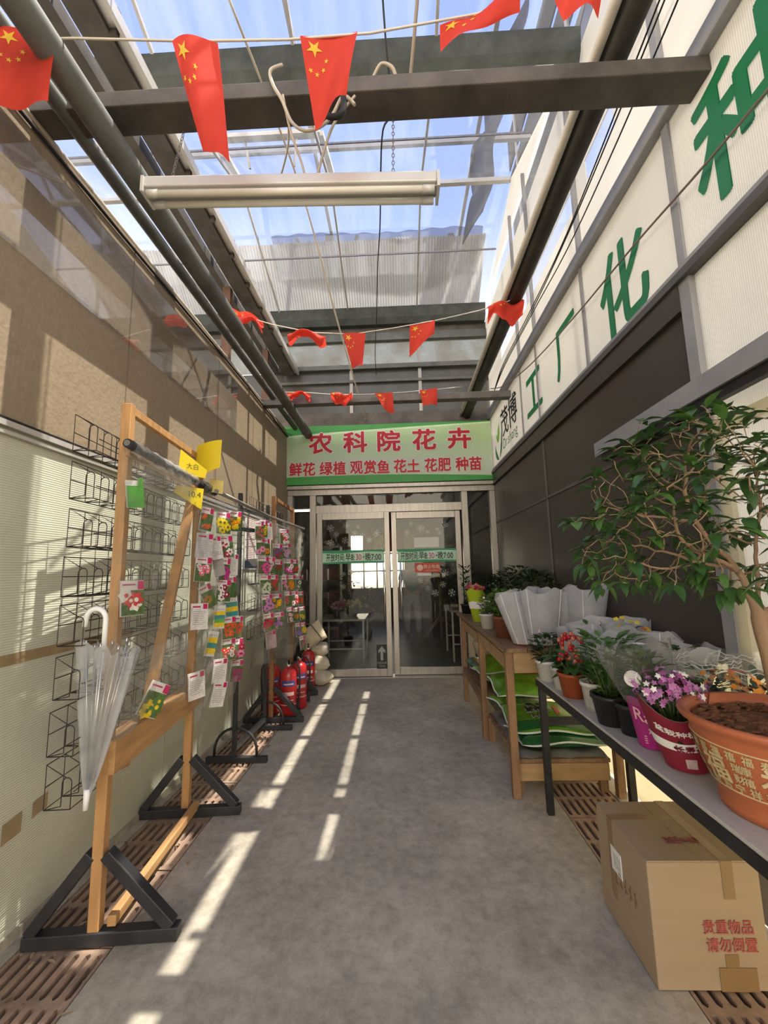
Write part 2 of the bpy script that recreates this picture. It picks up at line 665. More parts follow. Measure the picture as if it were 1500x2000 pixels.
# ---------------- back wall
mb = MB()
for x0, x1, z0, z1 in ((-1.62, -1.545, 0, 2.575), (-1.29, -1.20, 0, 2.575), (.93, 1.02, 0, 2.575), (1.34, 1.42, 0, 2.575),
                       (-1.62, 1.42, 2.575, 2.66), (-1.20, .93, 2.30, 2.42)):
    mb.box(x0, x1, YB - .04, YB + .06, z0, z1)
mb.box(-1.62, 1.42, YB - .09, YB + .06, 2.66, 2.715)
mb.box(-1.545, -1.29, YB - .02, YB + .03, 0, .06)
mb.box(1.02, 1.34, YB - .02, YB + .03, 0, .06)
struct(mb, 'wall_back', M_alu, bevel=.004)
mb = MB()
mb.box(-1.545, -1.29, YB + .005, YB + .011, .06, 2.575)
mb.box(1.02, 1.34, YB + .005, YB + .011, .06, 2.575)
mb.box(-1.20, .93, YB + .005, YB + .011, 2.42, 2.575)
struct(mb, 'window_2', M_clearglass)
mb = MB()
M_smoke = mat('smoky_grey_film', (.075, .075, .072), .25, var=.25, scale=3, spec=.6)
mb.box(-5.5, 1.5, YB + .06, YB + .08, 3.55, 4.54, 0)
struct(mb, 'wall_back_upper', M_smoke)
mb = MB()
for x in (-.66, .40):
    mb.box(x - .025, x + .025, YB + .02, YB + .06, 3.62, 5.0, 0)
mb.box(-1.9, 1.5, YB - .02, YB + .06, 4.54, 4.61, 1)
mb.box(-1.9, 1.5, YB + .0, YB + .06, 4.33, 4.37, 1)
mb.box(-5.5, 1.5, YB - .04, YB + .06, 4.99, 5.11, 1)
mb.box(-5.5, 1.5, YB + .0, YB + .06, 5.11, 5.24, 2)
mb.box(-1.9, 1.5, YB + .0, YB + .06, 3.62, 3.84, 2)
struct(mb, 'trim_10', [M_alu, M_grey, M_rust])
mb = MB()
mb.box(-5.5, 1.5, YB + .03, YB + .036, 4.54, 4.99)
struct(mb, 'window_3', glass('milky_film', (.55, .56, .54), .45, (.36, .36, .33), rough=.2, wrinkle=.8, wscale=9))

# ---------------- roof: two gabled glass bays, gutters, bars
RX0, RX1 = -4.9, WR + .0
prof = [(-.75, 5.30), (.95, 6.0), (2.70, 5.30), (4.40, 6.0), (YB, 5.42)]
mb = MB()
for (ya, za), (yb, zb) in zip(prof, prof[1:]):
    mb.poly([(RX0, ya, za), (RX1, ya, za), (RX1, yb, zb), (RX0, yb, zb)])
struct(mb, 'ceiling', M_roofglass)
mb = MB()
for i in range(6):
    x = .38 - 1.06 * i
    for (ya, za), (yb, zb) in zip(prof, prof[1:]):
        mb.beam((x, ya, za - .02), (x, yb, zb - .02), .022, .035, 0)
struct(mb, 'trim_11', M_alu_pale)
mb = MB()
for y, z in ((.95, 5.97), (4.40, 5.97)):
    mb.beam((RX0, y, z), (RX1, y, z), .05, .05)
struct(mb, 'trim_12', M_alu_pale)


M_gutter = mat('dull_green_grey_gutter', (.06, .068, .062), .65, .15, var=.4, scale=5)


def gutter(y, z, hh, name):
    mb = MB()
    pr = [(-.13, hh), (-.10, hh * .35), (-.05, 0), (.06, 0), (.11, hh * .4), (.14, hh), (.12, hh), (.05, hh * .3), (-.04, hh * .3), (-.11, hh)]
    n = len(pr)
    vs = [(x, y + a, z + b) for x in (RX0, RX1) for a, b in pr]
    fs = [(i, (i + 1) % n, n + (i + 1) % n, n + i) for i in range(n)]
    mb.add(vs, fs)
    struct(mb, name, M_gutter)


gutter(2.70, 5.08, .24, 'trim_13')
gutter(YB - .04, 5.22, .24, 'trim_14')
mb = MB()
for y, z in ((5.15, 5.70), (3.6, 5.66), (1.8, 5.65), (.2, 5.68)):
    mb.beam((RX0, y, z), (RX1, y, z), .012, .02)
struct(mb, 'trim_15', M_alu)
# roof steelwork standing above the glass
mb = MB()
for y in (.3, 1.75, 4.9, 5.5):
    mb.beam((-6, y, 7.1), (1.9, y, 7.1), .05, .05)
for x in (-3.4, -1.0, 1.2):
    mb.beam((x, -.5, 7.2), (x, 8.4, 7.2), .05, .05)
struct(mb, 'trim_16', M_greypaint)
mb = MB()
mb.beam((-1.05, 6.5, 5.4), (-1.05, 6.5, 7.2), .12, .12)
mb.beam((-1.05, 6.5, 5.6), (-.55, 6.4, 7.1), .05, .05)
mb.beam((-1.05, 6.5, 5.6), (-1.6, 6.4, 7.1), .05, .05)
mb.beam((1.05, 6.6, 5.4), (1.05, 6.6, 7.2), .10, .10)
struct(mb, 'trim_17', M_greypaint)
# corrugated sheeting and shade netting on the neighbouring roof slope
M_corr = mat('corrugated_translucent_sheet', (.44, .435, .42), .5, var=.10, scale=3, transl=.35)
mb = MB()


def corr(x0, x1, y0, z0, y1, z1, n, amp, m=0, ragged=0.):
    rr = random.Random(3)
    nv = []
    for i in range(n + 1):
        x = x0 + (x1 - x0) * i / n
        a = amp * (1 if i % 2 else -1)
        q = ragged * (math.sin(i * .09) + .5 * math.sin(i * .23 + 1) + .25 * rr.random())
        nv += [(x, y0, z0 + a), (x, y1 + q * .7, z1 + a + q * .4)]
    mb.add(nv, [(2 * i, 2 * i + 2, 2 * i + 3, 2 * i + 1) for i in range(n)], m)


corr(-5.2, 1.38, 6.35, 5.50, 5.50, 6.24, 320, .012, ragged=.045)
struct(mb, 'ceiling_neighbour', M_corr)
M_net = mat('dark_shade_net', (.05, .05, .052), .8, var=.3, scale=14, alpha=.62)
mb = MB()


def netf(u, v):
    x = -1.75 + 3.1 * u
    t = v * (.72 + .22 * math.sin(u * 3.1 - .4) - .25 * max(0, u - .75) * 4)
    y = 5.50 + .62 * t + .0
    z = 6.36 - .62 * t + .012 * math.sin(u * 60) + .02 * math.sin(u * 9 + v * 6)
    return (x, y, z)


mb.sheet(netf, 60, 8)
o = mb.build('shade_net', M_net)
tag(o, 'dark grey shade net sagging over the corrugated roof beyond the glass', 'net')
mb = MB()


def net2(u, v):
    y = 3.3 + 2.1 * u
    zr = 6.0 - (y - 4.4) * .341
    zr = min(zr, 6.0)
    return (1.38 - .36 * v + .04 * math.sin(u * 17 + v * 2), y, zr + .85 - v * (.62 + .12 * math.sin(u * 23)))


mb.sheet(net2, 60, 8)
o = mb.build('shade_net', mat('black_shade_cloth', (.018, .019, .023), .8, var=.3, scale=10, alpha=.94))
tag(o, 'torn black shade cloth hanging beside the top of the white right wall', 'net')
# unseen slats and posts, added outside to cut the sun into streaks and patches
mb = MB()
for z0, z1 in ((8.23, 8.76), (9.02, 9.70), (9.86, 10.62)):
    mb.box(2.6, 2.62, -3, 8, z0, z1, 0)
for y in (-2.4, -.4, 1.1, 3.05, 3.9, 5.0, 7.4):
    mb.box(2.57, 2.6, y, y + .07, 5.0, 10.7, 1)
struct(mb, 'added_sun_blocker', [M_blocker := mat('opaque_sun_blocker', (.06, .06, .06), .8), M_greypaint])
# ------------------------------------------------------------------ overhead steel and pipes
mb = MB()
mb.box(WL - .05, WR + .02, 1.595, 1.735, 3.58, 3.66)
o = mb.build('crossbeam', M_rust, bevel=.006)
tag(o, 'heavy brown steel beam across the passage nearest the viewer, above the tube light', 'beam')
mb = MB()
mb.box(WL - .02, WR - .01, 4.88, 4.99, 3.50, 3.585)
o = mb.build('crossbeam', mat('brownish_grey_beam', (.16, .15, .14), .6, .2, var=.3), bevel=.006)
tag(o, 'thinner grey beam across the passage in front of the green shop sign', 'beam')


def pipe(name, mt, x, z, r, label, cat='pipe', y0=-.9, y1=YB + .02, bands=(), slope=0.):
    mb = MB()
    mb.tube([(x, y0, z), (x, (y0 + y1) / 2, z + slope / 2), (x, y1, z + slope)], r, 16)
    for y in bands:
        mb.tube([(x, y, z), (x, y + .10, z)], r * 1.12, 16)
    o = mb.build(name, mt)
    return tag(o, label, cat)


pipe('steam_pipe', M_grey, -1.297, 3.48, .060, 'thick grey steel pipe running along the left side overhead', bands=(5.75,))
pipe('steam_pipe', M_grey, -1.50, 3.60, .037, 'thin grey steel pipe beside the thick one, close to the left wall')
pipe('steam_pipe', mat('blackened_pipe', (.045, .042, .036), .6, .3, var=.4, scale=4), 1.075, 3.87, .066, 'thick blackened pipe running overhead along the right side', slope=-.12)
pipe('drain_pipe', mat('yellowed_plastic_pipe', (.55, .51, .43), .45, var=.12), .985, 3.86, .024, 'pale plastic pipe clipped to the black pipe on the right', slope=-.12)
pipe('conduit', mat('cream_conduit', (.62, .56, .46), .45, var=.15), WL - .035, 3.575, .018, 'cream plastic conduit lying on top of the stucco wall', bands=(1.9, 3.2, 4.1))
mb = MB()
mb.tube([(WL + .012, -.9, 3.50), (WL + .012, 2.2, 3.485), (WL + .012, 4.2, 3.50), (WL + .012, YB, 3.46)], .009, 6)
o = mb.build('cable', M_blackrub)
tag(o, 'black cable pinned along the top edge of the stucco wall', 'cable')
mb = MB()
mb.box(-1.70, -1.54, -.9, YB - .03, 4.47, 4.62, 0)
mb.box(-1.54, -1.485, -.9, YB - .03, 4.50, 4.60, 1)
mb.box(-1.484, -1.46, -.9, YB - .03, 4.47, 4.53, 1)
for i in range(14):
    mb.box(-1.545, -1.50, -.2 + i * .42, -.17 + i * .42, 4.46, 4.64, 0)
o = mb.build('gutter_rail', [M_rust, M_alu_pale])
tag(o, 'deep brown gutter beam with a bright aluminium edge, above the left pipes', 'beam')
mb = MB()
mb.box(-1.87, -1.79, -.9, YB - .03, 4.52, 4.53)
mb.box(-1.80, -1.79, -.9, YB - .03, 4.53, 4.62)
o = mb.build('angle_iron', M_rust)
tag(o, 'narrow brown angle iron left of the deep gutter beam', 'beam')
mb = MB()
for y in (.55, 4.05, 5.35):
    mb.box(-1.80, -1.72, y, y + .07, 3.5, 4.5, 0)
for y in (.55, 4.05, 5.35):
    for a in (0,):
        pass
o = mb.build('trim_18', mat('reddish_brown_post', (.14, .075, .05), .7, var=.25))
o['kind'] = 'structure'
# opened roof vent
vent = thing('roof_vent', 'opened white framed roof vent tilted up behind the first beam', 'vent', (-1.2, 4.3, 6.0))
P = [V((-1.76, 4.36, 6.07)), V((-.66, 4.36, 6.07)), V((-.70, 3.76, 5.98)), V((-1.80, 3.76, 5.98))]
mb = MB()
for a, b in ((0, 1), (1, 2), (2, 3), (3, 0)):
    mb.beam(P[a], P[b], .07, .05)
mb.build('vent_frame', mat('mossy_white_frame', (.58, .57, .52), .6, var=.25, scale=6), vent)
mb = MB()
mb.poly(P)
mb.build('vent_pane', M_roofglass, vent)
mb = MB()
mb.beam((-1.5, 3.78, 5.96), (-1.46, 3.85, 5.70), .018, .018)
mb.build('vent_stay', M_alu, vent)
mb = MB()
mb.beam((-.95, 3.78, 5.96), (-.99, 3.85, 5.70), .018, .018)
mb.build('vent_stay', M_alu, vent)

# twin tube light
M_lampw = mat('lamp_white_enamel', (.60, .59, .55), .35, .1, var=.06)
M_tube = mat('unlit_tube_glass', (.74, .71, .62), .2, var=.04)
LY = 1.60
la, lb = V((-1.055, LY, 3.085)), V((.205, LY, 3.035))
lamp = thing('fluorescent_light', 'twin tube fluorescent light hanging unlit under the front beam', 'light', ((la + lb) / 2))
ax = (lb - la).normalized()
mb = MB()
mb.beam(la + V((0, 0, .055)), lb + V((0, 0, .055)), .085, .05)
mb.build('lamp_housing', M_lampw, lamp, bevel=.006)
mb = MB()
mb.beam(la + V((0, .0, .028)), lb + V((0, 0, .028)), .05, .012)
mb.build('reflector', M_alu_pale, lamp)
for dy in (-.028, .028):
    mb = MB()
    mb.tube([la + ax * .02 + V((0, dy, .004)), lb - ax * .02 + V((0, dy, .004))], .0145, 12)
    t = mb.build('lamp_tube', M_tube, lamp)
    for e in (la + ax * .012, lb - ax * .062):
        mb = MB()
        mb.tube([e + V((0, dy, .004)), e + ax * .05 + V((0, dy, .004))], .0165, 12)
        mb.build('tube_cap', M_lampw, t)
for q, s_ in ((la, -1), (lb, 1)):
    mb = MB()
    mb.beam(q + ax * .004 * s_, q + V((0, 0, .075)) + ax * .004 * s_, .012, .10)
    mb.build('end_cap', M_lampw, lamp)


def chain(a, b, label):
    a, b = V(a), V(b)
    n = int((b - a).length / .026)
    mb = MB()
    d = (b - a).normalized()
    for i in range(n):
        c = a + d * (.026 * (i + .5))
        s1 = V((0, 1, 0)) if i % 2 else V((1, 0, 0))
        pts = [c + d * (.016 * math.cos(t)) + s1 * (.006 * math.sin(t)) for t in [2 * PI * k / 8 for k in range(8)]]
        mb.tube(pts, .0018, 4, closed=True)
    return tag(mb.build('chain', M_alu), label, 'chain')


def cord(name, pts, r, mt, label, cat='cable'):
    P = [V(p) for p in pts]
    out = []
    n = len(P)
    for i in range(n - 1):
        p0, p1, p2, p3 = P[max(i - 1, 0)], P[i], P[i + 1], P[min(i + 2, n - 1)]
        for k in range(6):
            t = k / 6
            out.append(.5 * ((2 * p1) + (p2 - p0) * t + (2 * p0 - 5 * p1 + 4 * p2 - p3) * t * t + (3 * p1 - p0 - 3 * p2 + p3) * t ** 3))
    out.append(P[-1])
    mb = MB()
    mb.tube(out, r, 6)
    return tag(mb.build(name, mt), label, cat)


chain((.03, 1.72, 3.58), (.02, 1.62, 3.12), 'thin steel chain holding the right end of the tube light')
chain((-.98, 1.72, 3.58), (-.98, 1.62, 3.15), 'thin steel chain holding the left end of the tube light')
M_cordw = mat('grubby_white_cord', (.50, .43, .34), .6, var=.15)
M_string = mat('pale_ribbon', (.72, .66, .56), .6, var=.1)
cord('lamp_cord', [(-.47, 1.60, 3.75), (-.52, 1.585, 3.70), (-.50, 1.57, 3.60), (-.46, 1.57, 3.52), (-.42, 1.58, 3.42), (-.36, 1.58, 3.37), (-.29, 1.59, 3.40), (-.24, 1.6, 3.47), (-.19, 1.59, 3.55), (-.14, 1.59, 3.50)], .0075, M_cordw, 'twisted off-white cord looped under the front beam behind the middle flag')
cord('lamp_cord', [(-.46, 1.58, 3.56), (-.43, 1.6, 3.40), (-.38, 1.62, 3.24), (-.36, 1.62, 3.12)], .006, M_cordw, 'off-white cord dropping from the beam to the tube light, left strand', 'cord')
cord('lamp_cord', [(-.14, 1.6, 3.56), (-.22, 1.6, 3.45), (-.27, 1.61, 3.34), (-.33, 1.62, 3.12)], .006, M_cordw, 'off-white cord dropping from the beam to the tube light, right strand', 'cord')
cord('cord_end', [(-.19, 1.57, 3.53), (-.185, 1.56, 3.46), (-.20, 1.555, 3.41), (-.24, 1.55, 3.395), (-.27, 1.555, 3.42)], .014, M_blackrub, 'thick black taped cable end hooked below the middle flag', 'cable')
cord('cable_coil', [(-.06, 1.62, 3.67), (-.02, 1.60, 3.72), (.03, 1.60, 3.70), (.05, 1.62, 3.66)], .008, M_cordw, 'off-white cable arched over the top of the front beam', 'cable')
cord('hanging_wire', [(-.02, 1.0, 5.6), (-.03, 1.3, 4.6), (0.0, 1.55, 3.9), (.02, 1.74, 3.66), (-.03, 2.0, 3.8), (-.07, 2.7, 3.9), (-.12, 3.4, 4.1), (-.17, 4.2, 4.15), (-.24, 5.2, 4.3), (-.26, 5.9, 4.35)], .005, M_blackrub, 'thin dark wire wandering lengthwise down the middle of the roof', 'wire')
cord('hanging_wire', [(.24, .9, 4.9), (.17, 1.4, 4.1), (.11, 1.66, 3.67)], .008, mat('brown_flex', (.28, .22, .17), .6), 'brown flex slanting up from the front beam to the glass', 'wire')
cord('slanting_rope', [(-1.02, 2.2, 5.2), (-.80, 3.3, 4.9), (-.62, 4.3, 4.25), (-.5, 5.2, 3.85), (-.42, 6.0, 3.66)], .009, M_cordw, 'long pale rope slanting from the roof down to the green shop sign', 'rope')
cord('slanting_rope', [(-.55, 1.9, 3.95), (-.66, 2.4, 4.25), (-1.02, 3.2, 4.6)], .007, M_cordw, 'short pale rope running up and left behind the tube light', 'rope')
for k, (dx, dz, nm) in enumerate(((0, 0, 'nearest the pipe'), (.03, .02, 'middle of three'), (.06, -.04, 'nearest the wall'))):
    cord('black_wire', [(1.20 + dx, -.2, 4.25 + dz), (1.21 + dx, 1.0, 4.02 + dz), (1.20 + dx, 1.75, 3.84 + dz), (1.205 + dx * .6, 2.6, 3.70 + dz), (1.19 + dx * .5, 3.4, 3.64), (1.20 + dx * .4, 4.4, 3.66), (1.23, 5.0, 3.60)], .0045, M_blackrub,
         'thin black wire strung beside the right pipe, ' + nm, 'wire')
cord('brown_wire', [(1.18, 4.93, 3.63), (1.28, 4.7, 3.56), (1.37, 4.0, 3.46), (1.385, 3.0, 3.33), (1.385, 2.2, 3.25), (1.385, 1.5, 3.16), (1.385, .6, 3.1)], .006, mat('brown_wire', (.20, .15, .13), .6), 'brown wire strung across the green lettering on the right wall', 'wire')

# ------------------------------------------------------------------ bunting
M_flag = mat('red_flag_cloth', (.80, .075, .045), .65, var=.06, transl=.42, spec=.2)
M_star = mat('yellow_star_print', (.85, .60, .05), .6, var=.05, transl=.3)


def star_pts(cx, cy, r, rot):
    out = []
    for k in range(10):
        q = r if k % 2 == 0 else r * .382
        a = rot + PI / 5 * k
        out.append((cx + q * math.cos(a), cy + q * math.sin(a)))
    return out


def flag(F, label, nu=10, nv=14):
    """F(u,v): u across the top 0..1, v downwards 0..1"""
    mb = MB()
    mb.sheet(lambda u, v: F(u, v), nu, nv, 0)
    stars = [(.22, .15, .155, PI / 2)] + [(x, y, .052, .6 * i) for i, (x, y) in enumerate(((.43, .30), (.36, .40), (.22, .44), (.10, .40)))]
    for sxx, syy, r, rot in stars:
        pts = star_pts(0, 0, r, rot)
        for sd_ in (.0022, -.0022):
            vs = []
            for px, py in [(0, 0)] + pts:
                u, v = sxx + px, syy + py * .67
                c = V(F(u, v))
                n = (V(F(u + .02, v)) - c).cross(V(F(u, v + .02)) - c)
                n = n.normalized() if n.length > 1e-9 else V((0, 1, 0))
                vs.append(c + n * sd_)
            mb.add(vs, [(0, 1 + k, 1 + (k + 1) % 10) for k in range(10)], 1)
    o = mb.build('flag', [M_flag, M_star])
    return tag(o, label, 'flag', 'red flags strung across the passage')


def hang(a, b, h, curl=0., swing=(0, 0), taper=1., wave=.012, ph=0., pull=0., lift=0.):
    """flag hung by its short side from a to b; curl folds the sides, taper narrows the hem"""
    a, b = V(a), V(b)
    w_ = (b - a)
    n = w_.cross(V((0, 0, 1))).normalized()

    def F(u, v):
        k = 1 + (taper - 1) * v
        c = .5 + pull * v
        p = a + w_ * (c + (u - .5) * k)
        p = p + V((swing[0] * v * v, swing[1] * v * v, -h * v * (1 - lift * (u - .5))))
        p = p + n * (wave * math.sin(u * 5 + ph + v * 2.2) * (.3 + v) + curl * math.sin(u * PI) * (.35 + .65 * v))
        return p
    return F


def string(pts, label):
    mb = MB()
    mb.tube(pts, .0045, 5)
    return tag(mb.build('bunting_string', M_string), label, 'string')


s1 = [(-1.60, 1.32, 3.55), (-1.20, 1.31, 3.515), (-.72, 1.30, 3.45), (-.36, 1.30, 3.43), (-.05, 1.30, 3.435), (.35, 1.30, 3.49), (.75, 1.28, 3.60), (1.05, 1.28, 3.80)]
string(s1, 'pale ribbon carrying the nearest row of red flags')
flag(hang((-1.50, 1.30, 3.575), (-1.27, 1.305, 3.55), .345, taper=.95, wave=.016, ph=1, pull=.10), 'large red flag with yellow stars cut by the left edge of the photo')
flag(hang((-.80, 1.295, 3.445), (-.63, 1.30, 3.44), .52, curl=.06, taper=.60, wave=.02, pull=.62, ph=.5, lift=-.12), 'red flag folded into a narrow strip, second from left in the nearest row')
flag(hang((-.315, 1.30, 3.435), (-.10, 1.30, 3.44), .33, taper=.55, wave=.02, ph=2, pull=.02, lift=.30), 'red flag with yellow stars hanging open in the middle of the nearest row')


def sideflag(u, v):
    x = .205 + .30 * v
    return V((x, 1.29 + .015 * math.sin(v * 5 + u * 3), 3.435 + .135 * v - u * (.12 - .03 * v) + .012 * math.sin(v * 9) + .01 * math.sin(u * 7)))


flag(sideflag, 'red flag blown sideways along the ribbon, right of the middle one in the nearest row')
flag(hang((.60, 1.28, 3.60), (.82, 1.28, 3.66), .20, taper=.55, wave=.02, ph=3, pull=.05, lift=-.2), 'red flag half out of frame at the top right of the nearest row')

s2 = [(-1.33, 3.4, 3.72), (-1.05, 3.4, 3.62), (-.7, 3.4, 3.53), (-.35, 3.4, 3.50), (0, 3.4, 3.54), (.4, 3.4, 3.60), (.75, 3.4, 3.67), (1.02, 3.4, 3.75), (1.07, 3.4, 3.80)]
string(s2, 'pale string carrying the second row of red flags')


def bunch(c, w_, h_, ph, tilt=0.):
    c = V(c)

    def F(u, v):
        return c + V((w_ * (v - .5), .05 * math.sin(v * 7 + ph) + .03 * math.sin(u * 6 + ph), tilt * (v - .5) - h_ * u * (.45 + .55 * abs(math.sin(1.3 * v * PI * .8 + ph))) + .010 * math.sin(v * 9 + ph) + .015 * u * math.sin(v * 17 + 2 * ph)))
    return F


flag(bunch((-1.30, 3.38, 3.74), .30, .13, .4, -.16), 'red flag crumpled against the left pipe in the second row')
flag(bunch((-.76, 3.4, 3.555), .34, .11, 1.7, -.03), 'red flag bunched up on the string, second from left in the second row')
flag(hang((-.435, 3.4, 3.505), (-.235, 3.4, 3.505), .32, curl=.05, taper=.45, wave=.02, ph=1.2, pull=.12), 'narrow red flag hanging straight down in the middle of the second row')
flag(hang((.15, 3.4, 3.555), (.37, 3.4, 3.60), .20, taper=1., wave=.018, ph=2.2, pull=-.05, lift=.75), 'open pale red flag lifted by the wind, fourth from left in the second row')
flag(bunch((.98, 3.38, 3.735), .30, .20, 2.6, .05), 'red flag blown against the right pipe at the end of the second row')
s3 = [(-1.35, 4.78, 3.62), (-1.05, 4.78, 3.60), (-.7, 4.78, 3.56), (-.3, 4.78, 3.55), (.1, 4.78, 3.56), (.5, 4.78, 3.58), (.8, 4.8, 3.61)]
string(s3, 'pale string carrying the far row of red flags in front of the sign beam')
flag(bunch((-1.17, 4.77, 3.615), .30, .10, .9, -.02), 'red flag bunched at the left end of the far row')
flag(bunch((-.63, 4.77, 3.57), .26, .15, 3.3, .0), 'red flag knotted on the string, second from left in the far row')
flag(hang((-.235, 4.77, 3.555), (-.02, 4.77, 3.56), .24, taper=.55, wave=.02, ph=.4, pull=.28, lift=-.3), 'red flag with a slanting hem, third from left in the far row')
flag(hang((.30, 4.77, 3.575), (.51, 4.77, 3.59), .20, taper=.8, wave=.02, ph=2.9, pull=.08, lift=-.1), 'red flag with a yellow star at the right end of the far row')

# ------------------------------------------------------------------ shop sign
M_sg1 = mat('sign_pale_green_vinyl', (.46, .64, .33), .45, var=.05, scale=1.5)
M_sg2 = mat('sign_greyish_green_vinyl', (.50, .58, .44), .45, var=.05, scale=1.5)
M_sg3 = mat('sign_dark_green_vinyl', (.05, .30, .06), .45, var=.05)
M_red = mat('sign_red_print', (.50, .012, .025), .5, var=.04)
M_wht = mat('sign_white_print', (.80, .76, .72), .5, var=.03)
SX0, SX1, SZ0, SZ1, SYF = -1.66, 1.40, 2.725, 3.615, YB - .10
sign = thing('shop_sign', 'green shop sign with red lettering over the glass doors', 'sign', (-.13, YB - .05, SZ0))
mb = MB()
mb.box(SX0, SX1, SYF + .004, YB + .05, SZ0, SZ1)
mb.build('sign_box', M_alu, sign)
mb = MB()   # printed design: greyish low, greener to the upper right, dark bands
n = 24
rows = [0, .10, .34, .62, 1.]


def bandz(k, u):
    b0 = SZ0
    if k == 0: return SZ0
    if k == 1: return SZ0 + .065 + .05 * (1 - u) + .03 * math.sin(PI * u)
    if k == 2: return SZ0 + .36 + .03 * math.sin(3 * u)
    if k == 3: return SZ0 + .62 - .05 * u
    if k == 4: return SZ1 - .175 + .135 * (u ** .8)
    if k == 5: return SZ1 - .150 + .135 * (u ** .75)
    return SZ1


for k, mi in ((0, 2), (1, 1), (2, 3), (3, 0), (4, 4), (5, 2)):
    for i in range(n):
        u, u2 = i / n, (i + 1) / n
        xa, xb = SX0 + (SX1 - SX0) * u, SX0 + (SX1 - SX0) * u2
        mb.poly([(xa, SYF, bandz(k, u)), (xb, SYF, bandz(k, u2)), (xb, SYF, bandz(k + 1, u2)), (xa, SYF, bandz(k + 1, u))], mi)
mb.build('sign_face', [M_sg1, M_sg2, M_sg3, mat('sign_mid_green_vinyl', (.47, .61, .38), .45, var=.05, scale=1.5), mat('sign_light_swoosh', (.62, .78, .50), .45)], sign)
mb = MB()
for ch, px in zip('农科院花卉', (-1.115, -.60, -.10, .42, .935)):
    z = 3.345 + (px + 1.1) * .006
    text_mb(mb, ch, .33, (px, SYF - .003, z), X3, Z3, 1, offset=.062, sx=1.10)
    text_mb(mb, ch, .33, (px, SYF - .006, z), X3, Z3, 0, offset=.030, sx=1.10)
mb.build('sign_title', [M_red, M_wht], sign)
mb = MB()
for ch, px in zip('鲜花绿植观赏鱼花土花肥种苗', (-1.485, -1.285, -1.035, -.835, -.585, -.385, -.19, .055, .25, .505, .70, .955, 1.15)):
    z = 2.96 + (px + 1.1) * .004
    text_mb(mb, ch, .212, (px, SYF - .003, z), X3, Z3, 1, offset=.06, sx=.92)
    text_mb(mb, ch, .212, (px, SYF - .006, z), X3, Z3, 0, offset=.030, sx=.92)
mb.build('sign_subtitle', [M_red, M_wht], sign)

# green lettering and logo on the right band (cut vinyl stuck to the panels)
M_gr = mat('green_vinyl_letter', (.015, .19, .075), .45, var=.05)
M_bk = mat('black_vinyl_letter', (.015, .018, .016), .45)
M_lg = mat('lime_vinyl_letter', (.26, .60, .07), .45)
XB = WR - .0035
for ch, y, z, sz, sx_, lab in (('种', 1.47, 3.27, .62, .95, 'large green character at the top right, partly out of frame'), ('化', 2.42, 3.165, .60, .92, 'large green character left of the white post on the right wall'),
                               ('厂', 3.29, 3.235, .50, .9, 'green character shaped like a hook on the right wall'), ('工', 4.12, 3.215, .53, .95, 'green character like a capital I on the right wall')):
    mb = MB()
    text_mb(mb, ch, sz, (XB, y, z), (0, -1, 0), Z3, 0, offset=.022, sx=sx_)
    o = mb.build('wall_character', M_gr)
    tag(o, lab, 'lettering', 'green characters on the right wall')
logo = thing('wall_logo', 'green leaf and hands logo with black characters at the far end of the white band', 'logo', (WR, 5.3, 2.95))
mb = MB()
for ch, y in (('茂', 5.30), ('博', 4.90)):
    text_mb(mb, ch, .40, (XB, y, 3.34), (0, -1, 0), Z3, 0, offset=.012)
mb.build('logo_name', M_bk, logo)
mb = MB()
text_mb(mb, 'Dr.shang', .19, (XB, 5.08, 3.045), (0, -1, 0), Z3, 0, offset=.0)
mb.build('logo_latin_name', M_gr, logo)


def leafpts(cx, cz, ln, wd, ang, bend=0.):
    out = []
    for k in range(9):
        t = k / 8
        out.append((t, wd / 2 * math.sin(PI * t ** .85)))
    for k in range(7, 0, -1):
        t = k / 8
        out.append((t, -wd / 2 * math.sin(PI * t ** .85) * .7))
    r = []
    for t, q in out:
        x, z = t * ln, q + bend * t * (1 - t) * ln
        r.append((cx + x * math.cos(ang) - z * math.sin(ang), cz + x * math.sin(ang) + z * math.cos(ang)))
    return r


mb = MB()
mb.ngon2(leafpts(0, .17, .27, .13, 1.25), (XB, 5.66, 3.0), (0, -1, 0), Z3, 0)
mb.ngon2(leafpts(0, .17, .17, .08, 2.15), (XB, 5.66, 3.0), (0, -1, 0), Z3, 0)
mb.build('logo_leaf', M_lg, logo)
mb = MB()
mb.ngon2(leafpts(.04, -.06, .36, .10, 1.12, -.5), (XB, 5.66, 3.0), (0, -1, 0), Z3, 0)
mb.ngon2(leafpts(.0, -.07, .32, .10, 2.2, .6), (XB, 5.66, 3.0), (0, -1, 0), Z3, 0)
mb.build('logo_hand', M_gr, logo)

# ------------------------------------------------------------------ sliding doors
M_ban1 = mat('door_banner_pale_green', (.42, .66, .48), .5, var=.05)
M_ban2 = mat('door_banner_dark_green', (.03, .27, .12), .5, var=.05)
M_flake = mat('white_window_cling', (.72, .74, .74), .6, var=.08, alpha=.8)
M_paper = mat('white_paper', (.74, .73, .70), .7, var=.05)
M_blue = mat('blue_print', (.04, .08, .30), .5)


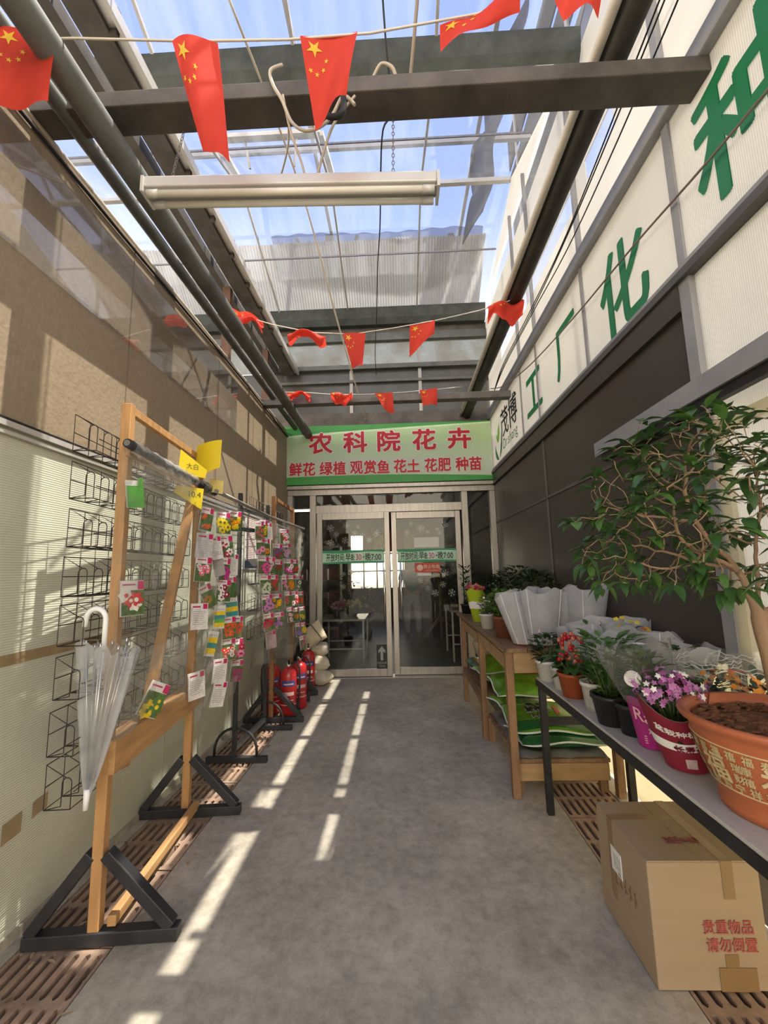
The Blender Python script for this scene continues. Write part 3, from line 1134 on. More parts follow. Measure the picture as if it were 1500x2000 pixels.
def door(name, x0, x1, yf, z0, z1, hx):
    d = thing(name, 'x', 'door', ((x0 + x1) / 2, yf, 0))
    del d['label'], d['category']
    d['kind'] = 'structure'
    st = .075
    mb = MB()
    mb.box(x0, x0 + st, yf, yf + .045, z0, z1)
    mb.box(x1 - st, x1, yf, yf + .045, z0, z1)
    mb.box(x0 + st, x1 - st, yf, yf + .045, z1 - .10, z1)
    mb.box(x0 + st, x1 - st, yf, yf + .045, z0, z0 + .10)
    mb.build('door_frame', M_alu, d, bevel=.004)
    mb = MB()
    mb.box(x0 + st - .005, x1 - st + .005, yf + .02, yf + .026, z0 + .095, z1 - .095)
    mb.build('door_pane', M_clearglass, d)
    mb = MB()
    mb.tube([(hx, yf - .05, .74), (hx, yf - .05, 1.57)], .014, 10)
    mb.tube([(hx, yf - .05, .80), (hx, yf + .02, .80)], .009, 8)
    mb.tube([(hx, yf - .05, 1.50), (hx, yf + .02, 1.50)], .009, 8)
    mb.build('door_handle', mat('chrome_' + name, (.7, .7, .7), .15, 1., var=.03), d)
    # opening hours banner
    mb = MB()
    g0, g1 = x0 + st + .005, x1 - st - .005
    yb = yf + .016
    nn = 12
    for i in range(nn):
        u, u2 = i / nn, (i + 1) / nn
        xa, xb = g0 + (g1 - g0) * u, g0 + (g1 - g0) * u2
        f0 = lambda u: 1.585 + .012 * math.sin(u * 3)
        f1 = lambda u: 1.722 - .010 * math.sin(u * PI * 2)
        tilt = .03 * (u - .5)
        mb.poly([(xa, yb, 1.565), (xb, yb, 1.565), (xb, yb, f0(u2)), (xa, yb, f0(u))], 1)
        mb.poly([(xa, yb, f0(u)), (xb, yb, f0(u2)), (xb, yb, f1(u2)), (xa, yb, f1(u))], 0)
        mb.poly([(xa, yb, f1(u)), (xb, yb, f1(u2)), (xb, yb, 1.755), (xa, yb, 1.755)], 1)
    b = mb.build('opening_hours_banner', [M_ban1, M_ban2], d)
    mb = MB()
    W = g1 - g0
    xk = g0 + W * .055
    txt = [('开放时间:', .30), ('早8:', .145), (None, .115), ('-', .04), ('晚7:00', .25)]
    cx = g0 + W * .05
    for t, ww in txt:
        ww = ww * W * 1.06
        if t:
            vs, fs = glyphs(t)
            wid = max(v[0] for v in vs) - min(v[0] for v in vs)
            text_mb(mb, t, .118, (cx + ww / 2, yb - .002, 1.655), X3, Z3, 0, offset=.016, sx=ww * .95 / (.118 * wid) if t != '-' else .7)
        else:
            mb.poly([(cx, yb - .001, 1.60), (cx + ww, yb - .001, 1.60), (cx + ww, yb - .001, 1.712), (cx, yb - .001, 1.712)], 1)
            text_mb(mb, '30', .118, (cx + ww / 2, yb - .002, 1.655), X3, Z3, 2, offset=.012, sx=.72)
        cx += ww
    mb.build('opening_hours_lettering', [M_bk, mat('pale_patch_' + name, (.66, .74, .66), .6), mat('faded_red_' + name, (.35, .05, .09), .5)], b)
    return d, yb


def flake(d, x, z, yb, r, kind=0):
    mb = MB()
    y = yb + .012
    for k in range(6):
        a = PI / 3 * k + .3
        c, s_ = math.cos(a), math.sin(a)
        mb.beam((x, y, z), (x + r * c, y, z + r * s_), r * .16, .001, up=(0, 1, 0))
        q = (x + r * .6 * c, y, z + r * .6 * s_)
        for da in (.8, -.8):
            mb.beam(q, (q[0] + r * .4 * math.cos(a + da), y, q[2] + r * .4 * math.sin(a + da)), r * .12, .001, up=(0, 1, 0))
        if kind:
            mb.beam((x + r * .4 * c, y, z + r * .4 * s_), (x + r * .4 * math.cos(a + PI / 3), y, z + r * .4 * math.sin(a + PI / 3)), r * .14, .001, up=(0, 1, 0))
    mb.build('snowflake_cling', M_flake, d)


d1, yb1 = door('door_1', -1.175, -.125, YB - .08, .015, 2.30, -.215)
d2, yb2 = door('door_2', -.10, .905, YB - .01, .015, 2.30, .02)
for x, z, r in ((-.98, 2.08, .052), (-.76, 2.11, .045), (-.58, 2.09, .03), (-.98, 1.87, .05), (-.90, 1.99, .04), (-.77, 1.90, .05), (-.63, 1.99, .05), (-.53, 1.97, .04), (-.42, 1.90, .045), (-.31, 1.99, .05), (-.80, 1.42, .03), (-.68, 1.43, .05), (-.80, 1.24, .035)):
    flake(d1, x, z, yb1, r, x > -.7)
for x, z, r in ((.19, 2.13, .03), (.33, 2.05, .06), (.68, 2.10, .05), (.57, 2.04, .03), (.43, 2.0, .03), (.13, 2.0, .045), (.60, 1.98, .03), (.40, 1.19, .04), (.51, 1.12, .05), (.74, 1.12, .055), (.62, 1.24, .045), (.30, 1.30, .04), (.66, 1.40, .05)):
    flake(d2, x, z, yb2, r, z > 2)
mb = MB()
mb.box(-.345, -.20, yb1 + .002, yb1 + .004, .115, .435, 0)
mb.ngon2([(0, .115), (.05, .055), (.045, .02), (.018, .045), (.018, -.075), (-.018, -.075), (-.018, .045), (-.045, .02), (-.05, .055)], (-.272, yb1, .30), X3, Z3, 1)
text_mb(mb, '安全出口', .034, (-.272, yb1, .192), (-1, 0, 0), Z3, 1)
text_mb(mb, 'EXIT', .042, (-.272, yb1, .147), (-1, 0, 0), Z3, 1)
mb.build('exit_sticker', [mat('black_sticker', (.015, .017, .016), .5), mat('grey_arrow_print', (.30, .33, .31), .6)], d1)
mb = MB()
mb.box(.225, .585, yb2 + .0, yb2 + .002, 1.415, 1.55, 0)
for r_, m_ in ((.045, 1), (.036, 0)):
    mb.disc((.30, yb2 - .0015 - (.001 if m_ == 0 else 0), 1.483), (0, -1, 0), r_, 20, m_)
mb.beam((.27, yb2 - .009, 1.513), (.33, yb2 - .009, 1.453), .008, .001, 1, up=(0, 1, 0))
mb.box(.272, .328, yb2 - .010, yb2 - .009, 1.478, 1.488, 1)
text_mb(mb, '禁止吸烟', .058, (.463, yb2 - .002, 1.498), X3, Z3, 1, offset=.01)
text_mb(mb, 'NO SMOKING', .026, (.463, yb2 - .002, 1.442), X3, Z3, 1, offset=.01)
mb.build('no_smoking_sticker', [mat('red_sticker', (.52, .07, .03), .5), mat('sticker_white', (.75, .55, .45), .6)], d2)
mb = MB()
mb.box(.225, .585, yb2 + .006, yb2 + .008, 1.775, 1.92)
mb.build('paper_note', M_paper, d2)
mb = MB()
mb.box(.26, .46, yb2 + .006, yb2 + .008, 1.37, 1.41)
mb.build('paper_note', M_paper, d2)
mb = MB()
mb.box(-1.2, .93, YB - .12, YB + .08, 0, .012)
o = mb.build('trim_19', M_alu)
o['kind'] = 'structure'
# ------------------------------------------------------------------ the shop behind the glass
IY = 12.2
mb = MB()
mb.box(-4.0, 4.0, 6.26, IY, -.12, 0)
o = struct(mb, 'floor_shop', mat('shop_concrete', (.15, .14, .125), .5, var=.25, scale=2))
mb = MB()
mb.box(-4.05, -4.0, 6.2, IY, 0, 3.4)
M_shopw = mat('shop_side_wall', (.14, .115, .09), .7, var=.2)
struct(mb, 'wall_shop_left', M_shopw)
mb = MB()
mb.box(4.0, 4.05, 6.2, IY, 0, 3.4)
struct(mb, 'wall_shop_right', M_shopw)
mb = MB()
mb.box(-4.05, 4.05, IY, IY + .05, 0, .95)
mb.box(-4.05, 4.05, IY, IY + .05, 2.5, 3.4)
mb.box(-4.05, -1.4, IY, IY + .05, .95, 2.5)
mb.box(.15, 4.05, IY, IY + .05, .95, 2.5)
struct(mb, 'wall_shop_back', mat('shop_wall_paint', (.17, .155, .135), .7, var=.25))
mb = MB()
for x in (-1.4, -1.02, -.64, -.26, .12):
    mb.box(x - .02, x + .02, IY - .02, IY + .03, .95, 2.5)
for z in (.95, 1.45, 1.95, 2.5):
    mb.box(-1.4, .15, IY - .02, IY + .03, z - .02, z + .02)
struct(mb, 'window_4', M_greypaint)
mb = MB()
mb.box(-4.05, 4.05, 6.2, IY + .05, 3.4, 3.44)
struct(mb, 'ceiling_shop', mat('shop_translucent_ceiling', (.30, .30, .28), .6, var=.1, transl=.10))  # unseen ceiling, made translucent to bring light into the shop
mb = MB()
mb.box(-4.05, -1.68, 6.12, 6.2, 0, 3.6)
mb.box(1.47, 4.05, 6.12, 6.2, 0, 3.6)
struct(mb, 'wall_shop_front', M_stucco)
M_lit = mat('lit_tube', (1, .97, .86), .4, emit=4.)
for x0, x1, y, z, lab in ((-.55, .05, 8.2, 2.62, 'lit white tube lamp inside the shop, seen behind both doors'), (-2.2, -1.6, 8.4, 2.7, 'lit white tube lamp inside the shop, seen through the left side pane')):
    t = thing('shop_tube_light', lab, 'light', ((x0 + x1) / 2, y, z))
    mb = MB()
    mb.tube([(x0, y, z), (x1, y, z)], .02, 8)
    mb.build('lamp_tube', M_lit, t)
    mb = MB()
    mb.box(x0 - .03, x1 + .03, y - .03, y + .03, z + .025, z + .06)
    mb.tube([(x0 + .1, y, z + .05), (x0 + .1, y, 3.4)], .005, 5)
    mb.tube([(x1 - .1, y, z + .05), (x1 - .1, y, 3.4)], .005, 5)
    mb.build('lamp_housing', M_lampw, t)
M_whitep = mat('white_painted_steel', (.60, .60, .58), .5, var=.08)
M_glasst = mat('grey_table_top', (.38, .36, .33), .3, var=.2)


def shop_table(x0, x1, y0, y1, h, label):
    t = thing('shop_table', label, 'table', ((x0 + x1) / 2, (y0 + y1) / 2, 0))
    mb = MB()
    mb.box(x0, x1, y0, y1, h - .03, h)
    mb.build('tabletop', M_glasst, t)
    for x in (x0 + .03, x1 - .03):
        for y in (y0 + .03, y1 - .03):
            mb = MB()
            mb.box(x - .013, x + .013, y - .013, y + .013, 0, h - .03)
            mb.build('leg', M_whitep, t)
    mb = MB()
    for y in (y0 + .03, y1 - .03):
        mb.box(x0 + .043, x1 - .043, y - .01, y + .01, .26, .28)
    mb.build('stretcher', M_whitep, t)


shop_table(-1.28, -.55, 6.65, 7.5, .72, 'white legged table inside the shop behind the left door')
shop_table(.80, 1.35, 6.9, 7.9, .80, 'grey topped table inside the shop behind the right door')
M_leafin = mat('indoor_leaf', (.06, .11, .03), .5, var=.4, scale=20, transl=.2)
M_potb = mat('black_plastic_pot', (.02, .02, .02), .5)
rin = random.Random(5)


def shop_plant(x, y, z, h, r, label, potm=M_potb):
    t = thing('shop_plant', label, 'plant', (x, y, z))
    mb = MB()
    mb.lathe([(.075, 0), (.10, .17), (.105, .17)], (x, y, z), 14)
    mb.build('pot', potm, t)
    mb = MB()
    for i in range(5):
        mb.tube([(x, y, z + .15), (x + rin.uniform(-.4, .4) * r, y + rin.uniform(-.4, .4) * r, z + h * rin.uniform(.6, .95))], .006, 5)
    mb.build('stem', mat('stem_brown', (.10, .07, .04), .7) if 'stem_brown' not in bpy.data.materials else bpy.data.materials['stem_brown'], t)
    mb = MB()
    for i in range(150):
        a = rin.uniform(0, 2 * PI)
        q = r * rin.random() ** .5
        hz = z + h * (.35 + .65 * rin.random())
        d = V((math.cos(a), math.sin(a), rin.uniform(-.2, .7)))
        mb.leaf((x + q * math.cos(a) * .7, y + q * math.sin(a) * .7, hz), d, (0, 0, 1), .11, .05)
    mb.build('foliage', M_leafin, t)


shop_plant(1.02, 8.45, 0.0, 1.50, .26, 'tall leafy plant on the shop floor behind the no smoking sticker', mat('brown_pot_indoor', (.16, .06, .03), .6))
shop_plant(1.05, 7.4, .80, .55, .18, 'bushy plant on the table behind the right door')
shop_plant(-1.05, 8.6, .0, 1.45, .34, 'tall leafy plant inside the shop behind the left door')
shop_plant(-.72, 9.5, .0, 1.1, .26, 'lower leafy plant inside the shop, right of the tall one behind the left door')
shop_plant(-1.5, 8.0, .0, 1.15, .32, 'leafy plant inside the shop at the left edge of the left door')
M_flw = [mat('indoor_flower_%d' % i, c, .6) for i, c in enumerate(((.45, .12, .14), (.55, .40, .05), (.40, .18, .25), (.5, .42, .38)))]
for i, (x, y, z, lab) in enumerate(((-.98, 6.9, .72, 'bowl of pinkish flowers on the table behind the left door'), (-.80, 7.15, .72, 'bowl of yellow flowers on the table behind the left door'))):
    t = thing('flower_bowl', lab, 'flowers', (x, y, z))
    mb = MB()
    mb.lathe([(.07, 0), (.12, .08), (.13, .12)], (x, y, z), 14)
    mb.build('bowl', M_potb, t)
    mb = MB()
    for k in range(30):
        a = rin.uniform(0, 2 * PI)
        q = .15 * rin.random() ** .5
        mb.disc((x + q * math.cos(a), y + q * math.sin(a), z + .15 + rin.random() * .12), (rin.uniform(-.5, .5), -.6, .7), .03, 8, rin.choice((0, 1)), 4)
    mb.build('blossoms', [M_flw[i], M_flw[2 + i]], t)
t = thing('shop_display_board', 'red and yellow display board hung inside the shop behind the snowflake clings', 'board', (-.1, 8.9, 1.75))
mb = MB()
mb.box(-.75, .62, 8.9, 8.93, 1.85, 2.30)
mb.tube([(-.6, 8.92, 2.3), (-.6, 8.92, 3.4)], .006, 5)
mb.tube([(.5, 8.92, 2.3), (.5, 8.92, 3.4)], .006, 5)
mb.build('board_panel', mat('dull_red_board', (.28, .05, .03), .5, var=.3, scale=5), t)
mb = MB()
for x0 in (-.52, .12):
    mb.box(x0, x0 + .20, 8.893, 8.90, 1.90, 2.2)
mb.build('board_picture', mat('yellow_picture', (.45, .30, .06), .5, var=.4, scale=14), t)
# wooden stand inside
t = thing('shop_wood_stand', 'wooden post stand on splayed feet inside the shop behind the right door', 'stand', (.86, 9.2, 0))
M_woodin = mat('shop_wood', (.22, .15, .09), .6, var=.3, stretch=(8, 8, 1))
mb = MB()
mb.box(.84, .88, 9.18, 9.22, .0, 1.15)
mb.build('post', M_woodin, t)
for s_ in (-1, 1):
    mb = MB()
    mb.beam((.86, 9.17, .5), (.86 + s_ * .36, 9.17, .02), .04, .04)
    mb.build('foot', M_woodin, t)
mb = MB()
mb.box(.74, .98, 9.16, 9.24, 1.15, 1.45)
mb.build('display_head', mat('brown_cloth', (.16, .10, .07), .8), t)
t = thing('shop_shelf', 'dark shelf unit stocked with red boxes inside the shop at the left', 'shelf', (-1.75, 9.0, 0))
mb = MB()
for z in (.25, .75, 1.25, 1.75):
    mb.box(-2.25, -1.25, 8.9, 9.3, z, z + .03)
for x in (-2.25, -1.28):
    mb.box(x, x + .03, 8.9, 9.3, 0, 2.0)
mb.build('shelf_frame', M_woodin, t)
mrb = mat('red_box', (.25, .03, .025), .5, var=.4, scale=10)
for z, zl in ((.78, 'middle'), (1.28, 'top')):
    for k in range(4):
        mb = MB()
        x = -2.18 + k * .23
        mb.box(x, x + .19, 8.95, 9.2, z + .002, z + .24 + .03 * (k % 2))
        o = mb.build('gift_box', mrb)
        tag(o, 'dull red box on the %s shelf inside the shop, %s from the left' % (zl, ('first', 'second', 'third', 'fourth')[k]), 'box', 'red boxes on the shop shelf')

# figure placed behind the doors, standing in for a reflection in their glass
pr = thing('person', 'person in blue shirt and pale trousers, stand-in for a door glass reflection, hand on hip', 'person', (.30, 9.3, 0))


def skin(name, joints, edges, mt, parent, sub=2):
    me = bpy.data.meshes.new(name)
    me.from_pydata([V(j[:3]) - ORG[parent.name] for j in joints], edges, [])
    o = bpy.data.objects.new(name, me)
    COL.objects.link(o)
    o.parent = parent
    me.materials.append(mt)
    md = o.modifiers.new('skin', 'SKIN')
    md.use_smooth_shade = True
    for i, j in enumerate(joints):
        sv = me.skin_vertices[0].data[i]
        sv.radius = (j[3], j[4] if len(j) > 4 else j[3])
        sv.use_root = (i == 0)
    o.modifiers.new('sub', 'SUBSURF').levels = sub
    o.modifiers['sub'].render_levels = sub
    return o


px, py = .26, 9.3
M_skin = mat('skin', (.42, .26, .18), .55, var=.06)
J = [(px, py, .95, .13, .10), (px, py, 1.15, .13, .095), (px, py, 1.38, .17, .10), (px, py - .0, 1.47, .06, .06), (px, py - .02, 1.54, .05, .05), (px, py - .03, 1.63, .075, .09), (px, py - .03, 1.74, .06, .075),
     (px - .19, py, 1.41, .05), (px - .25, py, 1.16, .042), (px - .26, py - .06, .93, .032), (px - .26, py - .09, .85, .03, .018),
     (px + .19, py, 1.41, .05), (px + .36, py + .04, 1.20, .042), (px + .20, py - .09, 1.06, .032), (px + .14, py - .12, 1.03, .03, .018),
     (px - .10, py, .90, .085), (px - .11, py, .50, .06), (px - .11, py + .02, .09, .042), (px - .12, py - .12, .03, .035, .025),
     (px + .10, py, .90, .085), (px + .12, py, .50, .06), (px + .13, py + .02, .09, .042), (px + .15, py - .12, .03, .035, .025)]
E_ = [(0, 1), (1, 2), (2, 3), (3, 4), (4, 5), (5, 6), (2, 7), (7, 8), (8, 9), (9, 10), (2, 11), (11, 12), (12, 13), (13, 14), (0, 15), (15, 16), (16, 17), (17, 18), (0, 19), (19, 20), (20, 21), (21, 22)]
for base, side in ((10, -1), (14, 1)):
    h0 = J[base]
    for k, (dx, dz) in enumerate(((-.022, -.075), (-.008, -.085), (.008, -.08), (.022, -.065))):
        J.append((h0[0] + dx, h0[1] - .03, h0[2] + dz, .009))
        E_.append((base, len(J) - 1))
    J.append((h0[0] + side * -.04, h0[1] - .02, h0[2] - .03, .010))
    E_.append((base, len(J) - 1))
body = skin('body', J, E_, M_skin, pr)
skin('shirt', [(px, py, .93, .155, .125), (px, py, 1.15, .155, .12), (px, py, 1.38, .185, .12), (px, py, 1.46, .09, .08), (px - .20, py, 1.40, .07), (px - .245, py, 1.22, .062), (px + .20, py, 1.40, .07), (px + .33, py + .03, 1.25, .062)],
     [(0, 1), (1, 2), (2, 3), (2, 4), (4, 5), (2, 6), (6, 7)], mat('blue_shirt', (.05, .16, .24), .8, var=.1), pr)
skin('trousers', [(px, py, .98, .145, .12), (px, py, .88, .15, .12), (px - .10, py, .82, .105), (px - .11, py, .50, .08), (px - .11, py + .01, .10, .065), (px + .10, py, .82, .105), (px + .12, py, .50, .08), (px + .13, py + .01, .10, .065)],
     [(0, 1), (1, 2), (2, 3), (3, 4), (1, 5), (5, 6), (6, 7)], mat('pale_trousers', (.42, .44, .46), .8, var=.1), pr)
mb = MB()
mb.blob((px, py - .005, 1.72), .088, .10, .085, 14, 9, jit=.05, rnd=rin)
mb.build('hair', mat('black_hair', (.015, .012, .01), .6), pr)
mb = MB()
mb.blob((px, py - .125, 1.655), .012, .016, .018, 8, 6)
for s_ in (-1, 1):
    mb.blob((px + s_ * .030, py - .108, 1.685), .012, .008, .007, 8, 6, 1)
    mb.blob((px + s_ * .083, py - .02, 1.66), .010, .018, .028, 8, 6)
mb.box(px - .022, px + .022, py - .118, py - .108, 1.612, 1.618, 2)
mb.build('face', [M_skin, M_bk, mat('lips', (.30, .12, .10), .5)], pr)
PACKETS = [
    ('A', -1.2, 1.876, 1.355, 'flowers', 'white and red', 'wide', 0),
    ('A', -1.2, 2.088, 0.862, 'flowers', 'yellow and dark green', 'wide', 28),
    ('A', -1.2, 1.849, 1.824, 'green', 'green', 'slim', -8),
    ('B', -1.235, 2.648, 1.807, 'flowers', 'orange red', 'slim', 8),
    ('B', -1.235, 2.63, 1.635, 'back', 'silver grey', 'wide', 3),
    ('B', -1.235, 2.627, 1.486, 'flowers', 'rose pink and white', 'wide', 4),
    ('B', -1.235, 2.711, 1.314, 'flowers', 'dull orange', 'slim', -24),
    ('B', -1.235, 2.597, 1.199, 'back', 'white', 'wide', 3),
    ('B', -1.235, 2.784, 1.007, 'bars', 'yellow and teal', 'slim', 14),
    ('B', -1.235, 2.92, 0.807, 'back', 'white', 'wide', 3),
    ('B', -1.235, 2.594, 0.797, 'back', 'white', 'wide', -3),
    ('B', -1.235, 2.913, 0.657, 'back', 'white', 'wide', 12),
    ('B', -1.235, 2.911, 1.811, 'flowers', 'yellow', 'wide', 0),
    ('B', -1.235, 3.124, 1.848, 'flowers', 'yellow and orange', 'wide', 0),
    ('B', -1.235, 2.965, 1.647, 'flowers', 'white and crimson', 'wide', -4),
    ('B', -1.235, 2.805, 1.63, 'back', 'white', 'slim', -10),
    ('B', -1.235, 2.849, 1.517, 'back', 'greyish', 'slim', -14),
    ('B', -1.235, 2.954, 1.487, 'flowers', 'magenta', 'slim', 3),
    ('B', -1.235, 3.103, 1.521, 'back', 'white', 'slim', 3),
    ('B', -1.235, 2.945, 1.339, 'flowers', 'white and dark crimson', 'wide', 6),
    ('B', -1.235, 3.083, 1.357, 'flowers', 'dark green', 'slim', 2),
    ('B', -1.235, 2.893, 1.164, 'bars', 'yellow, green and teal', 'slim', 2),
    ('B', -1.235, 3.094, 1.21, 'bars', 'teal and yellow', 'wide', -3),
    ('B', -1.235, 3.062, 1.07, 'flowers', 'orange red', 'wide', 0),
    ('B', -1.235, 3.222, 1.058, 'flowers', 'scarlet', 'slim', 3),
    ('B', -1.235, 3.063, 0.922, 'flowers', 'scarlet and white', 'wide', 0),
    ('B', -1.235, 3.222, 0.893, 'flowers', 'pink and crimson', 'wide', 2),
    ('B', -1.235, 3.222, 0.739, 'flowers', 'purple red', 'wide', 6),
    ('C', -1.2, 3.581, 1.824, 'flowers', 'rosy red', 'slim', -3),
    ('C', -1.2, 3.686, 1.847, 'flowers', 'yellow', 'slim', 0),
    ('C', -1.2, 3.821, 1.834, 'back', 'white', 'slim', -6),
    ('C', -1.2, 3.617, 1.684, 'flowers', 'pink', 'slim', 0),
    ('C', -1.2, 3.766, 1.685, 'flowers', 'orange', 'slim', 0),
    ('C', -1.2, 3.704, 1.524, 'flowers', 'hot pink', 'wide', 3),
    ('C', -1.2, 3.88, 1.526, 'flowers', 'pale pink', 'wide', 3),
    ('C', -1.2, 3.772, 1.359, 'flowers', 'greenish white', 'wide', 0),
    ('C', -1.2, 3.999, 1.359, 'flowers', 'red', 'wide', 0),
    ('C', -1.2, 3.833, 1.184, 'flowers', 'purple pink', 'wide', -3),
    ('C', -1.2, 4.125, 1.176, 'flowers', 'orange yellow', 'wide', 0),
    ('C', -1.2, 3.883, 1.014, 'flowers', 'crimson', 'wide', -4),
    ('C', -1.2, 4.206, 0.99, 'flowers', 'pink and violet', 'wide', -3),
    ('C', -1.2, 3.956, 0.845, 'back', 'greyish pink', 'wide', -6),
    ('C', -1.2, 4.128, 1.663, 'flowers', 'dark red and blue', 'wide', 4),
    ('C', -1.2, 4.16, 1.501, 'flowers', 'dark red', 'slim', 4),
    ('D', -1.17, 4.274, 1.823, 'flowers', 'red and white', 'wide', 0),
    ('D', -1.17, 4.334, 1.679, 'flowers', 'mauve', 'wide', 0),
    ('D', -1.17, 4.44, 1.517, 'flowers', 'magenta and white', 'wide', 0),
    ('D', -1.17, 4.701, 1.519, 'flowers', 'red', 'slim', 0),
    ('D', -1.17, 4.305, 1.349, 'flowers', 'pink', 'slim', 0),
    ('D', -1.17, 4.549, 1.349, 'flowers', 'orange', 'wide', 0),
    ('D', -1.17, 4.891, 1.34, 'flowers', 'white and black', 'slim', 0),
    ('D', -1.17, 4.437, 1.182, 'flowers', 'dusty red', 'slim', -3),
    ('D', -1.17, 4.678, 1.174, 'flowers', 'white and red', 'wide', -3),
    ('D', -1.17, 5.002, 1.154, 'flowers', 'red', 'slim', -3),
    ('D', -1.17, 4.53, 1.012, 'flowers', 'pale pink', 'slim', -4),
    ('D', -1.17, 4.797, 0.985, 'flowers', 'orange', 'slim', -3),
    ('D', -1.17, 5.097, 0.971, 'flowers', 'yellow', 'slim', -3),
    ('D', -1.17, 4.903, 0.806, 'flowers', 'violet', 'slim', -6),
    ('D', -1.17, 5.138, 0.782, 'flowers', 'yellow', 'slim', -6),
    ('D', -1.17, 5.104, 0.63, 'flowers', 'violet red', 'slim', -8),
]
# ------------------------------------------------------------------ left side: stands, racks, seed packets
M_pine = mat('pine_wood', (.46, .25, .10), .55, var=.22, scale=3, stretch=(9, 9, 1.1), bump=.08)
M_pine_h = mat('pine_wood_rail', (.50, .28, .12), .55, var=.22, scale=3, stretch=(9, 1.1, 9), bump=.08)
M_pine_old = mat('darker_pine', (.27, .125, .05), .55, var=.25, scale=3, stretch=(9, 9, 1.1))
M_steelb = mat('charcoal_painted_tube', (.035, .036, .04), .5, .25, var=.35, scale=8)
M_wire = mat('dark_wire', (.045, .038, .034), .45, .6, var=.2)
rl = random.Random(11)


class Frame:
    def __init__(s, p1, p2):
        s.a, s.b = V((*p1, 0)), V((*p2, 0))
        s.L = (s.b - s.a).length
        s.d = (s.b - s.a).normalized()
        s.n = V((s.d.y, -s.d.x, 0))     # towards the passage

    def p(s, t, n, z):
        return s.a + s.d * t + s.n * n + V((0, 0, z))


def obox(mb, f, t0, t1, n0, n1, z0, z1, m=0):
    c = [f.p(t, n, z) for z in (z0, z1) for t, n in ((t0, n0), (t1, n0), (t1, n1), (t0, n1))]
    return mb.add(c, [(0, 1, 2, 3), (7, 6, 5, 4), (0, 4, 5, 1), (1, 5, 6, 2), (2, 6, 7, 3), (3, 7, 4, 0)], m)


def wood_stand(f, label, full=True, foot=.31, wood=M_pine):
    st = thing('display_stand', label, 'stand', f.p(f.L / 2, 0, 0))
    for t in (0, f.L):
        mb = MB()
        obox(mb, f, t - .021, t + .021, -.022, .022, .055 if not full else .052, 2.26)
        mb.build('post', wood, st, bevel=.003)
    mb = MB()
    obox(mb, f, .021, f.L - .021, -.014, .014, 2.215, 2.255)
    mb.build('top_rail', wood, st, bevel=.003)
    if full:
        mb = MB()
        obox(mb, f, -.05, f.L + .18, .023, .045, 1.995, 2.065)
        mb.build('upper_rail', M_pine_h, st, bevel=.003)
        mb = MB()
        obox(mb, f, -.03, f.L + .12, .023, .050, .635, .77)
        obox(mb, f, .05, f.L + .02, -.10, .022, .735, .752)
        mb.build('shelf_board', M_pine_h, st, bevel=.003)
        mb = MB()
        mb.beam(f.p(f.L * .80, .045, 2.03), f.p(.26, .03, .80), .022, .055, up=(1, 0, 0))
        mb.build('diagonal_brace', M_pine, st, bevel=.003)
        mb = MB()
        mb.beam(f.p(-.02, -.05, .62), f.p(.10, .04, .635), .03, .025)
        mb.build('wedge_block', M_pine_old, st)
        mb = MB()
        mb.beam(f.p(.0, .06, .075), f.p(f.L + .01, .06, .06), .035, .04)
        mb.build('bottom_rail', M_pine_h, st, bevel=.003)
    for t in (0, f.L):
        ft = MB()
        obox(ft, f, t - .024, t + .024, -.27, foot + .02, .002, .052)
        b = ft.build('foot_bar', M_steelb, st, bevel=.004)
        for n in (-.26, foot):
            s_ = 1 if n > 0 else -1
            mb = MB()
            mb.beam(f.p(t, n - s_ * .01, .05), f.p(t, s_ * .028, .33), .046, .046, up=f.d)
            mb.build('foot_brace', M_steelb, b, bevel=.004)
    return st


F1 = Frame((-1.26, 1.86), (-1.34, 2.74))
st1 = wood_stand(F1, 'tall pine display stand with black triangular feet, nearest on the left')
F2 = Frame((-1.30, 4.33), (-1.33, 5.22))
st2 = wood_stand(F2, 'farther brown wooden display stand near the door, behind the red extinguishers', full=False, foot=.30, wood=M_pine_old)

# metal stand between them: two square posts on arched feet
ms = thing('display_stand', 'black steel stand with arched feet between the two wooden stands', 'stand', (-1.32, 3.8, 0))
for y, x in ((3.46, -1.325), (4.13, -1.30)):
    mb = MB()
    mb.box(x - .016, x + .016, y - .016, y + .016, .045, 2.13)
    mb.build('post', M_steelb, ms, bevel=.003)
    mb = MB()
    mb.box(x - .22, x + .26, y - .02, y + .02, .004, .045)
    bar = mb.build('foot_bar', M_steelb, ms, bevel=.003)
    mb = MB()
    pts = [V((x + .17 * math.cos(a) * (1 if abs(math.cos(a)) < .9 else 1), y + .024, .045 + .20 * max(0, math.sin(a)) ** .8)) for a in [PI * k / 14 for k in range(15)]]
    mb.tube(pts, .011, 8)
    mb.build('foot_arch', M_steelb, bar)
mb = MB()
mb.beam((-1.325, 3.48, .10), (-1.30, 4.11, .10), .035, .035)
mb.build('low_bar', mat('worn_grey_tube', (.19, .19, .19), .5, .3, var=.3), ms, bevel=.003)
mb = MB()
mb.beam((-1.325, 3.44, 2.0), (-1.30, 4.15, 2.0), .025, .025)
mb.beam((-1.36, 3.46, 1.83), (-1.30, 3.86, 1.845), .012, .035)
mb.build('cross_bar', M_steelb, ms)

# wire baskets
BZ = (1.985, 1.780, 1.578, 1.376, 1.182, .978, .773, .582)
ORD = ('topmost', 'second from top', 'third from top', 'fourth from top', 'fourth from bottom', 'third from bottom', 'second from bottom', 'lowest')


